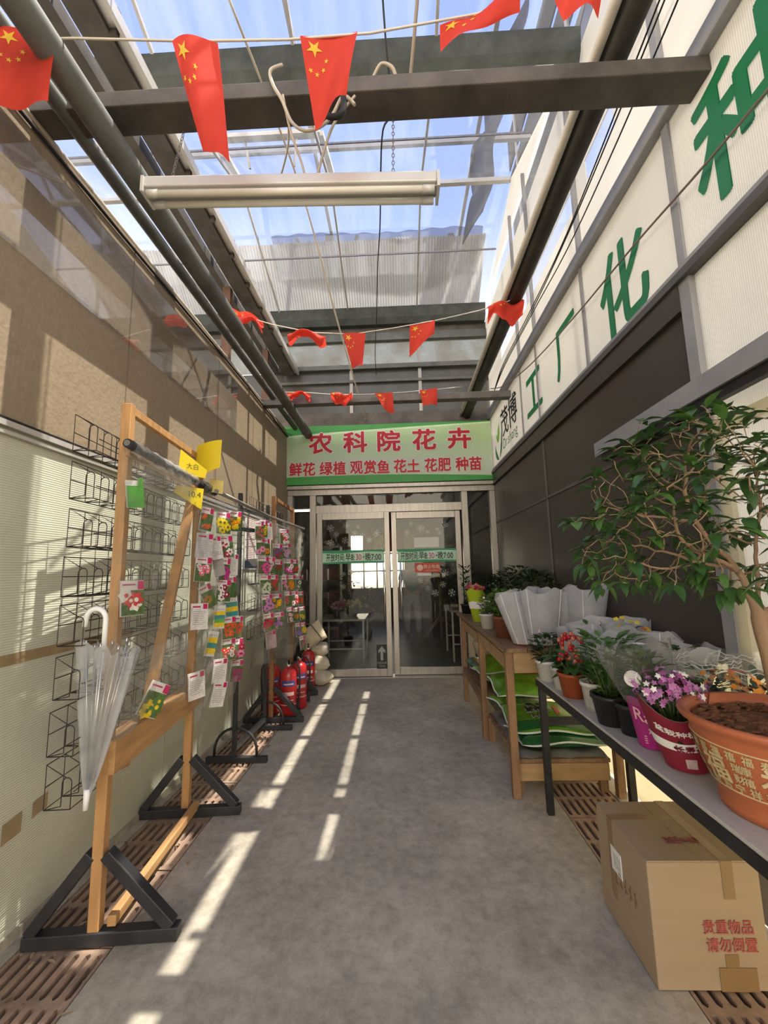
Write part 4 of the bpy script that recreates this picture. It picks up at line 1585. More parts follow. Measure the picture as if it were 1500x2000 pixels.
def basket(f, z, t0, t1, n0, n1, label, group, nd=11, parts=True):
    t = thing('wire_basket', label, 'rack', f.p((t0 + t1) / 2, (n0 + n1) / 2, z), group)
    r = .0022
    mb = MB()
    for n, zz in ((n0, .0), (n0, .16), (n0, .08), (n1, .0), (n1, .055)):
        mb.tube([f.p(t0 if not (n == n1 and zz) else t0 + .015, n, z + zz), f.p(t1, n, z + zz)], r, 4)
    mb.build('rails', M_wire, t)
    o0 = None
    for i in range(nd):
        tt = t0 + (t1 - t0) * i / (nd - 1)
        if o0:
            c = o0.copy()
            c.location = o0.location + f.d * (tt - t0)
            COL.objects.link(c)
            continue
        mb = MB()
        # arched front divider joined to a taller back loop by a sloping wire
        w_ = .035
        arch = [f.p(tt, n1, z)] + [f.p(tt + .0, n1 - w_ / 2 + w_ / 2 * math.cos(a), z + .095 + w_ / 2 * math.sin(a)) for a in [PI * k / 5 for k in range(6)]] + [f.p(tt, n1 - w_, z + .012)]
        mb.tube(arch + [f.p(tt, n0, z + .0)], r, 4)
        mb.tube([f.p(tt, n0, z), f.p(tt, n0, z + .16), f.p(tt, n1 - w_ * .6, z + .112)], r, 4)
        mb.tube([f.p(tt, n0, z), f.p(tt, n1, z)], r, 4)
        o0 = mb.build('divider', M_wire, t)
    return t


for z, od in zip(BZ, ORD):
    basket(F1, z, -.17 + rl.uniform(-.01, .01), F1.L - .03, -.125, -.028, 'empty dark wire basket behind the near pine stand, %s of eight' % od, 'wire baskets behind the near stand')
for z, od in ((2.05, 'topmost'), (1.35, 'second from top'), (1.10, 'second from bottom'), (.84, 'lowest')):
    basket(F2, z, -.30, .62, -.16, -.06, 'dark wire basket behind the far hanging packets, %s of four' % od, 'wire baskets behind the far stand', nd=9)

# rods
mb = MB()
mb.tube([F1.p(-.13, .075, 2.03), F1.p(.95, .085, 2.01)], .021, 12)
mb.tube([F1.p(-.135, .075, 2.03), F1.p(-.13, .075, 2.03)], .014, 12, 1)
tag(mb.build('hanging_rod', [M_blackrub, M_grey]), 'black rod wrapped in plastic on the front of the near pine stand', 'rod')
mb = MB()
mb.tube([(-1.20, 2.70, 2.00), (-1.215, 3.9, 1.985), (-1.19, 5.25, 2.0)], .014, 10)
tag(mb.build('hanging_rod', M_alu), 'grey rod carrying the hanging packet sheets farther along', 'rod')
M_filmrod = glass('crumpled_film', (.96, .96, .95), .25, (.8, .8, .78), rough=.15, wrinkle=1., wscale=30)
mb = MB()


def roll(y0, y1, r):
    def fn(u, v):
        y = y0 + (y1 - y0) * v
        a = 2 * PI * u
        rr = r * (1 + .14 * math.sin(v * 40 + a * 2) + .08 * math.sin(v * 93))
        c = F1.p(y, .078, 2.02)
        return c + F1.n * (rr * math.cos(a)) + V((0, 0, rr * math.sin(a)))
    return fn


mb.sheet(roll(-.11, .62, .029), 12, 60)
mb.sheet(roll(.72, .98, .031), 12, 24)
tag(mb.build('plastic_wrap', M_filmrod), 'crumpled clear film rolled around the black rod', 'film')

# clear hanging pocket sheets
M_pocket = glass('clear_pocket_vinyl', (.965, .965, .96), .10, (.85, .85, .82), rough=.10, wrinkle=.7, wscale=10, refl=.9)


def sheet_thing(label, y0, y1, z0, z1, x, amp, rows, flare=0., x1=None):
    t = thing('pocket_sheet', label, 'plastic sheet', (x, (y0 + y1) / 2, z0))
    x1 = x if x1 is None else x1
    ph = rl.uniform(0, 6)

    def fn(off):
        def g(u, v):
            w_ = 1 + flare * (1 - v) ** 3
            y = (y0 + y1) / 2 + (u - .5) * (y1 - y0) * w_
            return V((x + (x1 - x) * u + off + amp * math.sin(u * 9 + ph + (1 - v) * 2.4) * (.35 + .65 * (1 - v)), y, z0 + (z1 - z0) * v + .02 * math.sin(u * 7 + ph) * (1 - v)))
        return g
    mb = MB()
    mb.sheet(fn(-.012), 24, 24)
    mb.build('backing', M_pocket, t)
    for k in range(rows):
        v0, v1 = 1 - (k + .92) / rows, 1 - (k + .22) / rows
        mb = MB()
        g = fn(.004)
        mb.sheet(lambda u, v: g(u, v0 + (v1 - v0) * v) + V((.016 * v * (1 + .5 * math.sin(u * 20 + k)), 0, 0)), 24, 5)
        mb.build('pocket', M_pocket, t)
    return t


sheet_thing('clear pocket sheet hanging empty from the near pine stand', 1.74, 2.36, .80, 2.02, -1.185, .018, 7)
sheet_thing('clear pocket sheet bulging with packets beside the rear post of the near stand', 2.56, 3.26, .60, 1.99, -1.245, .025, 8)
sheet_thing('clear pocket sheet of packets with a torn flared bottom, in front of the far stand', 3.56, 4.24, .66, 1.97, -1.215, .022, 7, flare=.25)
sheet_thing('clear pocket sheet of packets hanging closest to the door', 4.27, 5.20, .58, 1.98, -1.185, .03, 8)

# seed packets
M_pkw = mat('packet_white_print', (.72, .70, .68), .35, var=.06, scale=30, spec=.6)
M_pkm = mat('packet_magenta_tab', (.52, .02, .12), .35, var=.05, spec=.6)
M_pkg = mat('packet_leaf_print', (.09, .15, .05), .35, var=.5, scale=60, spec=.6)
M_pkt = mat('packet_grey_text', (.36, .34, .33), .5)
PC = {'white': (.78, .75, .72), 'red': (.62, .03, .03), 'yellow': (.80, .58, .02), 'orange': (.80, .27, .01), 'orange red': (.72, .10, .02), 'pink': (.75, .24, .42), 'rose pink': (.72, .16, .26), 'crimson': (.42, .01, .06),
      'dark crimson': (.25, .005, .04), 'magenta': (.62, .02, .30), 'hot pink': (.75, .06, .33), 'pale pink': (.78, .45, .52), 'rosy red': (.60, .10, .12), 'dull orange': (.40, .17, .04), 'dark green': (.08, .18, .05), 'scarlet': (.70, .05, .02),
      'purple red': (.38, .03, .16), 'purple pink': (.55, .18, .46), 'violet': (.26, .13, .45), 'violet red': (.45, .10, .25), 'dark red': (.32, .01, .01), 'blue': (.10, .12, .34), 'black': (.02, .02, .02), 'mauve': (.55, .30, .50),
      'dusty red': (.48, .10, .10), 'greenish white': (.55, .60, .45), 'orange yellow': (.82, .40, .01), 'green': (.12, .40, .08), 'teal': (.05, .28, .28), 'silver grey': (.52, .52, .53), 'greyish': (.42, .40, .38), 'greyish pink': (.48, .36, .36)}
PM = {}


def pcol(c):
    if c not in PM:
        PM[c] = mat('packet_print_' + c.replace(' ', '_'), PC[c], .35, var=.18, scale=50, spec=.6)
    return PM[c]


SHEET = {'A': 'in the near pine stand', 'B': 'behind the near stand', 'C': 'on the torn sheet', 'D': 'nearest the door'}
FORM = {'flowers': 'packet picturing %s flowers', 'back': '%s text side of a packet', 'bars': 'packet with %s bars', 'green': 'slim %s packet with blue tab'}


def packet(key, x, y, z, kind, col, wd, tilt, row):
    w_ = .110 if wd == 'wide' else .082
    h_ = .156 if kind != 'green' else .125
    yaw = math.radians({'A': 30, 'B': 34, 'C': 42, 'D': 40}[key] + rl.uniform(-7, 7))
    n = V((math.cos(yaw), -math.sin(yaw), 0))
    n = (n + V((0, 0, rl.uniform(-.05, .12)))).normalized()
    ux = V((math.sin(yaw), math.cos(yaw), 0))
    uy = n.cross(ux).normalized()
    if uy.z < 0: uy = -uy
    ta = math.radians(-tilt)
    ux, uy = ux * math.cos(ta) + uy * math.sin(ta), uy * math.cos(ta) - ux * math.sin(ta)
    c = V((x, y, z))
    mats_ = [M_pkw, M_pkm, M_pkg, M_pkt]
    cols = col.replace(', ', ' and ').split(' and ')
    ids = []
    for q in cols:
        mats_.append(pcol(q if q in PC else 'white'))
        ids.append(len(mats_) - 1)
    mb = MB()
    # slim bulged pouch
    def pouch(u, v, s):
        bul = .006 * (math.sin(PI * u) * math.sin(PI * v)) ** .5 if 0 < u < 1 and 0 < v < 1 else 0
        return c + ux * (w_ * (u - .5)) + uy * (h_ * (v - .5)) + n * (s * (.0012 + bul))
    mb.sheet(lambda u, v: pouch(u, v, 1), 4, 6, 0)
    mb.sheet(lambda u, v: pouch(1 - u, v, -1), 4, 6, 0)

    def patch(u0, u1, v0, v1, m, lift=.0072):
        mb.add([c + ux * (w_ * (u - .5)) + uy * (h_ * (v - .5)) + n * lift for u, v in ((u0, v0), (u1, v0), (u1, v1), (u0, v1))], [(0, 1, 2, 3)], m)
    if kind == 'flowers':
        patch(.02, .98, .02, .72, 2)
        patch(.70, .96, .74, .98, 1)
        patch(.06, .60, .86, .90, 1)
        nf = rl.choice((4, 6, 9, 12)) if wd == 'wide' else rl.choice((3, 5, 8))
        for k in range(nf):
            u, v = rl.uniform(.16, .84), rl.uniform(.12, .64)
            r = w_ * (.33 if nf < 5 else .26 if nf < 8 else .18) * rl.uniform(.85, 1.15)
            ccc = c + ux * (w_ * (u - .5)) + uy * (h_ * (v - .5)) + n * (.0082 + .0003 * k)
            mb.disc(ccc, n, r, 12, ids[k % len(ids)], 6, .28, rl.random() * 3)
            mb.disc(ccc + n * (r * .13), n, r * .28, 6, ids[(k + 1) % len(ids)] if len(ids) > 1 else 2)
    elif kind == 'back':
        patch(.0, 1, .0, 1, ids[0])
        patch(.70, .96, .78, .98, 1, .0078)
        patch(.08, .55, .84, .90, 1, .0078)
        for k in range(8):
            patch(.08, rl.uniform(.7, .92), .68 - k * .07, .70 - k * .07, 3, .0078)
    elif kind == 'bars':
        k = len(ids)
        for q in range(k + 1):
            patch(.06, .94, .10 + .65 * q / (k + 1), .10 + .65 * (q + 1) / (k + 1), ids[q % k], .0075)
        for q in range(4):
            patch(.14 + .2 * q, .22 + .2 * q, .80, .86, 3, .0075)
    else:
        patch(.0, 1, .0, .80, ids[0])
        mb.add([c + ux * (w_ * a) + uy * (h_ * b) + n * .009 for a, b in ((.15, .2), (.48, .3), (.48, .62), (.15, .55))], [(0, 1, 2, 3)], 4 if len(mats_) == 4 else len(mats_) - 1)
        mats_.append(M_blue)
    o = mb.build('seed_packet', mats_)
    return tag(o, FORM[kind] % col + ', ' + row + ' ' + SHEET[key], 'seed packet', 'seed packets hanging on the left')


ROWN = ('top row', 'second row', 'third row', 'fourth row', 'fifth row', 'sixth row', 'seventh row', 'bottom row')
seen = {}
for rec in PACKETS:
    key, x, y, z, kind, col, wd, tilt = rec
    zmin, zmax = (.63, 1.85)
    ri = min(7, max(0, int((1.90 - z) / .17)))
    row = ROWN[ri]
    k = (key, kind, col, row)
    seen[k] = seen.get(k, 0) + 1
    if seen[k] > 1:
        row = row + ' again'
    packet(key, x, y, z, kind, col, wd, tilt, row)

# yellow price papers
M_yel = mat('yellow_paper', (.80, .62, .02), .65, var=.06, transl=.15)
M_yel2 = mat('pale_yellow_paper', (.78, .66, .22), .65, var=.06, transl=.15)


def paper(fn, mt, label, words=None, wmat=None):
    t = MB()
    t.sheet(fn, 8, 8)
    if words:
        o, x, y, s_ = words[1:]
        text_mb(t, words[0], s_, o, x, y, 1)
    return tag(t.build('price_paper', [mt, wmat or M_bk]), label, 'paper')


b0 = F1.p(F1.L, 0, 0)
paper(lambda u, v: V((b0.x + .02 + .19 * u, b0.y - .10 - .06 * math.sin(u * 2) + .02 * v, 2.06 + .24 * v + .05 * u * (1 - v) * 1. + .02 * u)), M_yel, 'large yellow paper sheet taped to the top of the rear post')
paper(lambda u, v: V((b0.x + .09 + .09 * u, b0.y - .03 + .01 * v, 2.0 + .09 * v - .02 * u)), M_yel2, 'small pale yellow paper corner below the large yellow sheet')
c1 = F1.p(.60, .055, 2.02)
paper(lambda u, v: c1 + F1.n * (.012 + .01 * v) + V((0.05 * (u - .5) * 2, .07 * (u - .5) * 2, .03 + .15 * v - .10 * u * v)), M_yel, 'folded yellow paper with handwriting standing on the stand rail', ('大白', c1 + F1.n * .034 + V((-.012, -.02, .085)), V((.6, .8, 0)), V((0, 0, 1)), .04))
paper(lambda u, v: c1 + F1.n * (.010 - .01 * v) + V((0.05 * (u - .5) * 2, .07 * (u - .5) * 2 - .01, -.04 - .13 * v * (.35 + .65 * u))), M_yel, 'folded yellow paper with handwritten figures hanging below the stand rail', ('10.4', c1 + F1.n * .026 + V((.008, .0, -.085)), V((.6, .8, 0)), V((0, 0, 1)), .05))

# notices on the wall
t = thing('price_list', 'white price list with blue wave foot pinned on the left wall', 'poster', (WL + .02, 4.52, 1.50))
mb = MB()
mb.box(WL + .008, WL + .02, 4.33, 4.71, 1.50, 2.12, 0)
mb.build('backing_board', M_paper, t)
mb = MB()
for k in range(26):
    z = 2.08 - k * .019
    mb.poly([(WL + .0215, 4.36, z), (WL + .0215, 4.66 - .05 * rl.random(), z), (WL + .0215, 4.66, z + .004), (WL + .0215, 4.36, z + .004)], 0)
for y in (4.42, 4.52, 4.62):
    mb.poly([(WL + .0212, y, 1.60), (WL + .0212, y + .004, 1.60), (WL + .0212, y + .004, 2.10), (WL + .0212, y, 2.10)], 0)
mb.build('price_lines', mat('faint_red_print', (.55, .25, .20), .6), t)
mb = MB()
mb.poly([(WL + .0212, 4.33, 1.51)] + [(WL + .0212, 4.33 + .38 * k / 10, 1.585 - .05 * (k / 10) + .018 * math.sin(k * .7)) for k in range(11)] + [(WL + .0212, 4.71, 1.51)])
mb.build('blue_wave', mat('slate_blue_print', (.10, .16, .26), .6), t)
t = thing('notice', 'small white notice on the left wall beside the price list', 'notice', (WL + .02, 4.24, 1.52))
mb = MB()
mb.box(WL + .008, WL + .012, 4.08, 4.30, 1.50, 1.74)
mb.build('paper', M_paper, t)
mb = MB()
for k in range(5):
    for q in range(3):
        mb.poly([(WL + .0125, 4.10 + q * .065, 1.70 - k * .04), (WL + .0125, 4.14 + q * .065, 1.70 - k * .04), (WL + .0125, 4.14 + q * .065, 1.715 - k * .04), (WL + .0125, 4.10 + q * .065, 1.715 - k * .04)])
mb.build('printed_blocks', M_pkt, t)

# tape on the pale wall
M_tape = mat('brown_packing_tape', (.30, .22, .12), .35, var=.2, scale=12, spec=.6)
for (y0, y1, z0, z1, s_), lab in zip(((.6, 2.55, 1.095, 1.14, .008), (1.78, 1.87, .395, .475, .01), (1.92, 2.0, .425, .49, .01), (1.55, 1.64, .39, .46, .0)),
                                      ('long strip of brown packing tape across the pale left wall', 'square scrap of brown tape low on the left wall, middle of three', 'square scrap of brown tape low on the left wall, rightmost of three', 'square scrap of brown tape low on the left wall, cut by the photo edge')):
    mb = MB()
    mb.poly([(WL + .0065, y0, z0), (WL + .0065, y1, z0 + s_), (WL + .0065, y1, z1 + s_), (WL + .0065, y0, z1)])
    tag(mb.build('tape_strip', M_tape), lab, 'tape')
# clear acrylic sheet leaning on the stucco
mb = MB()
mb.poly([(WL + .008, .2, 2.86), (WL + .008, 4.05, 2.86), (WL + .008, 4.05, 3.40), (WL + .008, .2, 3.40)])
tag(mb.build('clear_panel', M_reflsheet), 'clear glossy plastic panel along the top of the stucco wall reflecting the roof', 'panel')

# ------------------------------------------------------------------ umbrella
um = thing('umbrella', 'folded clear umbrella with a white crook handle hung on the near stand', 'umbrella', (-1.225, 1.735, .56))
M_umb = glass('umbrella_clear_vinyl', (.92, .93, .94), .42, (.80, .82, .84), rough=.15, wrinkle=.6, wscale=14)
M_uh = mat('white_plastic', (.80, .80, .80), .3, var=.03)
M_chrome = mat('bright_metal', (.65, .65, .65), .2, 1., var=.05)
ux0, uy0 = -1.225, 1.735
mb = MB()
pts = [(ux0 + .01, uy0, 1.16), (ux0 + .01, uy0, 1.26)] + [(ux0 - .032 + .042 * math.cos(a), uy0, 1.28 + .042 * math.sin(a)) for a in [PI * k / 8 for k in range(9)]] + [(ux0 - .076, uy0, 1.25)]
mb.tube(pts, .0105, 10)
mb.build('crook_handle', M_uh, um)
mb = MB()
mb.tube([(ux0 + .01, uy0, 1.165), (ux0 - .018, uy0, .60)], .005, 8)
for k in range(8):
    a = 2 * PI * k / 8
    top = (ux0 + .02 + .095 * math.cos(a), uy0 + .035 * math.sin(a), 1.165 + .012 * math.sin(a * 2))
    mb.tube([top, (ux0 - .016, uy0, .62)], .0022, 5)
    mb.tube([top, (top[0], top[1], top[2] + .022)], .004, 6)
mb.build('ribs', M_chrome, um)
mb = MB()


def umbf(u, v):
    a = 2 * PI * u
    fold = 1 + .26 * math.cos(8 * a + 1.2 * v)
    r = (.012 + .088 * v ** .8)
    cx = ux0 - .018 + (.036 + .01) * v
    return V((cx + r * 1.05 * fold * math.cos(a) + .012 * math.sin(a * 3) * v, uy0 + r * .42 * fold * math.sin(a), .615 + .55 * v + .018 * v * math.cos(8 * a) - .02 * v * math.cos(a)))


mb.sheet(umbf, 64, 16)
mb.build('canopy', M_umb, um)
mb = MB()
mb.tube([(ux0 - .018, uy0, .632), (ux0 - .021, uy0, .555)], [.013, .009], 10)
mb.build('ferrule', M_uh, um)

# ------------------------------------------------------------------ fire extinguishers
M_fire = mat('extinguisher_red', (.42, .02, .022), .28, var=.10, scale=4, spec=.6)
M_labb = mat('blue_label', (.05, .06, .22), .5)
M_labw = mat('label_pale_print', (.60, .40, .36), .5)


def extinguisher(x, y, label, rz=0., hose=-1):
    e = thing('fire_extinguisher', label, 'fire extinguisher', (0, 0, 0), 'fire extinguishers by the far stand')
    r = .083
    mb = MB()
    mb.lathe([(.070, .003), (r, .015), (r, .40), (r * .96, .43), (r * .75, .462), (r * .42, .478), (.022, .484), (.022, .50)], (0, 0, 0), 28, 0)
    mb.lathe([(r + .001, .125), (r + .001, .135)], (0, 0, 0), 28, 1, cap0=False)
    mb.build('cylinder', [M_fire, M_labw], e)
    mb = MB()
    for a0, a1, z0, z1, m in ((-2.5, -.7, .31, .365, 0), (-2.2, -1.0, .325, .338, 1), (-2.3, -.9, .22, .255, 1), (-2.2, -1.0, .17, .18, 1)):
        mb.sheet(lambda u, v: V(((r + .0015 + m * .001) * math.cos(a0 + (a1 - a0) * u), (r + .0015 + m * .001) * math.sin(a0 + (a1 - a0) * u), z0 + (z1 - z0) * v)), 12, 1, m)
    mb.build('label', [M_labb, M_labw], e)
    mb = MB()
    mb.lathe([(.024, .495), (.026, .53), (.016, .54)], (0, 0, 0), 14, 0, cap1=True)
    mb.tube([(0, -.02, .515), (0, -.045, .515)], .016, 10)
    mb.build('valve', M_chrome, e)
    mb = MB()
    mb.beam((0, .02, .54), (.0, -.12, .575), .022, .010)
    mb.beam((0, .01, .545), (.0, -.12, .535), .020, .008)
    mb.build('lever', M_blackrub, e)
    mb = MB()
    s_ = hose
    mb.tube([(s_ * .02, .0, .52), (s_ * .075, -.01, .535), (s_ * .11, -.02, .47), (s_ * .115, -.02, .36), (s_ * .108, -.02, .22), (s_ * .10, -.02, .12)], .010, 8)
    mb.tube([(s_ * .10, -.02, .15), (s_ * .098, -.02, .05)], [.013, .018], 8)
    mb.build('hose', M_blackrub, e)
    e.location = (x, y, 0)
    e.rotation_euler = (0, 0, rz)
    return e


extinguisher(-1.375, 4.62, 'red fire extinguisher at the back left with its hose on the left', .35, -1)
extinguisher(-1.175, 4.50, 'red fire extinguisher in front, right of the stand post', .30, 1)
extinguisher(-1.13, 4.78, 'red fire extinguisher just behind the front one', .5, 1)
extinguisher(-1.17, 5.44, 'dark red fire extinguisher standing alone farthest back by the sacks', .2, -1)

# ------------------------------------------------------------------ sacks and canvas bag by the door
M_sack = mat('cream_sackcloth', (.52, .47, .36), .8, var=.12, scale=6, bump=.1, bscale=120)
M_canvas = mat('beige_canvas', (.50, .42, .29), .8, var=.12, scale=5, bump=.1, bscale=150)


def sack(name, c, a, b, h, mt, label, cat='sack', rot=(0, 0, 0), group=None, seed=0):
    rr = random.Random(seed)
    t = MB()
    M = Matrix.Rotation(rot[2], 3, 'Z') @ Matrix.Rotation(rot[1], 3, 'Y') @ Matrix.Rotation(rot[0], 3, 'X')
    ph = rr.uniform(0, 6)

    def f(s_):
        def g(u, v):
            x, y = (u - .5) * 2, (v - .5) * 2
            k = max(0, (1 - x ** 4)) ** .5 * max(0, (1 - y ** 4)) ** .5
            pinch = 1 - .10 * (1 - abs(x)) * abs(y) ** 3
            z = s_ * h / 2 * k * (1 + .12 * math.sin(x * 4 + ph) * math.cos(y * 3 + ph))
            return V(c) + M @ V((x * a / 2, y * b / 2 * pinch, z))
        return g
    t.sheet(f(1), 14, 14)
    t.sheet(lambda u, v: f(-1)(1 - u, v), 14, 14)
    return tag(t.build(name, mt), label, cat, group)


sack('stuffed_sack', (-1.10, 5.72, .10), .34, .26, .17, M_sack, 'cream stuffed sack lying lowest beside the door frame', rot=(0, .15, -.3), seed=1)
sack('stuffed_sack', (-1.12, 5.76, .27), .30, .24, .19, M_sack, 'round cream sack resting on the lowest sack by the door frame', rot=(0, .2, .4), seed=2)
sack('stuffed_sack', (-1.10, 5.80, .44), .24, .20, .15, M_sack, 'smallest cream sack on top of the two by the door frame', rot=(.3, .1, .2), seed=3)
t = thing('canvas_bag', 'beige canvas bag with piped edges tilted against the left door frame', 'bag', (-1.16, 5.45, .5))
bg_ = sack('bag_body', (-1.13, 5.45, .66), .34, .26, .12, M_canvas, 'x', rot=(1.35, -.55, -.1), seed=4)
del bg_['label'], bg_['category']
bg_.parent = t
bg_.location = V(bg_.location) - V(t.location)
mb = MB()
mb.tube([(-1.28, 5.37, .84), (-1.12, 5.36, .80), (-.985, 5.37, .63), (-1.05, 5.37, .55)], .007, 6)
mb.build('piping', mat('dark_cord', (.10, .08, .06), .7), t)

# drain grates
M_grate = mat('rusty_pink_grate', (.33, .225, .16), .7, var=.35, scale=10, bump=.15, bscale=80)


def grate_mb(w_, L):
    mb = MB()
    z0, z1 = -.035, -.004
    e = .022
    mb.box(-w_ / 2, w_ / 2, 0, e, z0, z1)
    mb.box(-w_ / 2, w_ / 2, L - e, L, z0, z1)
    mb.box(-w_ / 2, w_ / 2, L / 2 - e / 2, L / 2 + e / 2, z0, z1)
    n = 8
    pitch = w_ / n
    for i in range(n + 1):
        x = -w_ / 2 + i * pitch
        a, b = max(-w_ / 2, x - pitch * .27), min(w_ / 2, x + pitch * .27)
        for y0, y1 in ((e, L / 2 - e / 2), (L / 2 + e / 2, L - e)):
            mb.box(a, b, y0, y1, z0, z1)
    # rounded slot ends
    for i in range(n):
        x = -w_ / 2 + (i + .5) * pitch
        for y in (e, L / 2 - e / 2, L / 2 + e / 2, L - e):
            s_ = 1 if y in (e, L / 2 + e / 2) else -1
            for q in (-1, 1):
                mb.add([(x + q * pitch * .24, y, z1), (x + q * pitch * .24, y + s_ * .012, z1), (x + q * pitch * .06, y, z1)], [(0, 1, 2)])
    return mb


g0 = grate_mb(.366, .425).build('drain_grate', M_grate)
NUM = ('first', 'second', 'third', 'fourth', 'fifth', 'sixth', 'seventh', 'eighth', 'ninth', 'tenth', 'eleventh')
base = V(g0.location)
for i in range(11):
    o = g0 if i == 0 else copy_tree(g0)
    o.location = base + V((-1.36, .98 + i * .435, 0)) + V((0, 0, 0))
    tag(o, 'rusty slotted drain grate in the left gutter, %s from the near end' % NUM[i], 'drain grate', 'drain grates along the left wall')
for i in range(6):
    o = copy_tree(g0)
    o.location = base + V((1.14, .98 + i * .435, 0))
    tag(o, 'rusty slotted drain grate in the right gutter, %s from the near end' % NUM[i], 'drain grate', 'drain grates along the right wall')
# litter on the left gutter
mb = MB()
for k in range(150):
    x, y = rl.uniform(-1.54, -1.12), rl.uniform(1.0, 4.4)
    a = rl.uniform(0, 6.28)
    mb.leaf((x, y, rl.uniform(-.002, .004)), (math.cos(a), math.sin(a), .1), (0, 0, 1), rl.uniform(.015, .05), rl.uniform(.003, .018), rl.choice((0, 0, 1)), droop=.1)
o = mb.build('dry_leaf_litter', [mat('straw_litter', (.40, .30, .17), .8, var=.3), mat('brown_litter', (.20, .12, .07), .8, var=.3)])
o['kind'] = 'stuff'
o['label'] = 'dry straw and leaf litter caught in the left drain grates'
o['category'] = 'litter'
# ------------------------------------------------------------------ right side: tables
M_oldwood = mat('weathered_table_wood', (.24, .135, .065), .65, var=.3, scale=3, stretch=(8, 8, 1.2))
M_oldwood_y = mat('weathered_table_plank', (.22, .13, .07), .6, var=.35, scale=3, stretch=(8, 1.2, 8))
M_ply = mat('pale_plywood', (.36, .23, .11), .65, var=.2, scale=3, stretch=(1.5, 6, 6))
M_ttop = mat('grey_stone_tabletop', (.48, .46, .41), .5, var=.12, scale=2.5, col2=(.31, .285, .245), thr=(.30, .46), spec=.3, fine=(40, .15))
rr = random.Random(23)
TW = .925
wt = thing('wooden_table', 'weathered wooden table holding wrapped flowers beside the glass door', 'table', (1.04, 4.05, 0))
for k in range(5):
    x0 = .685 + k * .144
    mb = MB()
    mb.box(x0, x0 + .138, 2.88, 5.32, TW - .028, TW)
    mb.build('tabletop_plank', M_oldwood_y, wt, bevel=.003)
for x, y in ((.705, 2.93), (.705, 3.88), (.705, 4.93), (1.36, 2.93), (1.36, 3.88), (1.36, 4.93)):
    mb = MB()
    mb.box(x - .02, x + .03, y - .025, y + .025, .002, TW - .03)
    mb.build('leg', M_oldwood, wt, bevel=.003)
mb = MB()
mb.box(.736, 1.34, 2.90, 2.925, TW - .16, TW - .03)
mb.build('end_apron', M_ply, wt, bevel=.003)
for y0, y1 in ((2.96, 3.85), (3.91, 4.90)):
    mb = MB()
    mb.beam((.70, y0, TW - .10), (.70, y1, TW - .08), .018, .085)
    mb.build('side_apron', M_ply, wt)
mb = MB()
mb.box(.72, 1.36, 3.98, 4.90, .335, .35)
mb.build('lower_shelf', M_oldwood_y, wt)
for x in (.70, 1.36):
    mb = MB()
    mb.beam((x, 3.9, .30), (x, 4.92, .34), .025, .06)
    mb.build('shelf_rail', M_oldwood_y, wt)
TB = .765
bt = thing('black_table', 'long black steel table with a grey stone look top along the right wall', 'table', (1.11, 1.6, 0))
mb = MB()
mb.box(.845, 1.385, .50, 2.80, TB - .012, TB)
mb.build('tabletop', M_ttop, bt, bevel=.002)
mb = MB()
mb.box(.84, .872, .50, 2.81, TB - .052, TB - .012)
mb.box(1.36, 1.392, .50, 2.81, TB - .052, TB - .012)
for y in (.50, 1.7, 2.785):
    mb.box(.872, 1.36, y, y + .03, TB - .052, TB - .013)
mb.build('table_frame', M_black, bt, bevel=.002)
for x, y in ((.858, 2.745), (1.345, 2.745), (1.345, .56)):
    mb = MB()
    mb.box(x - .019, x + .019, y - .019, y + .019, .002, TB - .052)
    mb.build('leg', M_black, bt, bevel=.002)
mb = MB()
mb.box(.88, 1.32, 2.735, 2.755, .50, .545)
for x in (1.12, 1.2):
    mb.disc((x, 2.733, .53), (0, -1, 0), .008, 8, 1)
mb.build('cross_bar', [M_black, M_chrome], bt)

# platform with tarp under the wooden table
pf = thing('low_crate', 'low wooden crate platform under the wooden table carrying the soil bags', 'crate', (1.02, 3.4, 0))
mb = MB()
mb.box(.735, 1.32, 2.955, 2.98, .085, .19)
mb.build('front_board', M_ply, pf, bevel=.003)
mb = MB()
mb.box(.74, 1.32, 3.85, 3.87, .085, .19)
mb.build('back_board', M_ply, pf, bevel=.003)
for k in range(6):
    mb = MB()
    mb.box(.74, 1.33, 2.96 + k * .155, 3.09 + k * .155, .192, .215)
    mb.build('deck_board', M_oldwood_y, pf)
for x, y in ((.75, 3.0), (1.29, 3.0), (.75, 3.83), (1.29, 3.83)):
    mb = MB()
    mb.box(x - .025, x + .025, y - .02, y + .02, .002, .19)
    mb.build('leg', M_oldwood, pf)
mb = MB()


def tarp(u, v):
    x, y = .745 + .59 * u, 2.965 + .875 * v
    e = min(u, 1 - u, v * 1.4)
    z = .235 + .008 * math.sin(u * 14 + v * 6) + .006 * math.sin(v * 19) - max(0, .05 - e) * .9 * (1 + .4 * math.sin(u * 31))
    return V((x, y, z))


mb.sheet(tarp, 26, 22)
mb.sheet(lambda u, v: tarp(1 - u, v) - V((0, 0, .012)), 26, 22)
tag(mb.build('tarp', mat('grey_tarpaulin', (.15, .15, .14), .8, var=.3, scale=6, bump=.15)), 'rough grey tarpaulin spread over the low crate under the soil bags', 'tarp')

# soil bags
M_bg = [mat('bag_bright_green', (.10, .28, .02), .25, var=.45, scale=5, spec=.7), mat('bag_dark_green', (.015, .10, .03), .22, var=.5, scale=7, spec=.7), mat('bag_lime_film', (.16, .36, .03), .22, var=.4, scale=5, spec=.7)]
M_seal = mat('silver_seal', (.60, .62, .60), .3, var=.1, spec=.7)


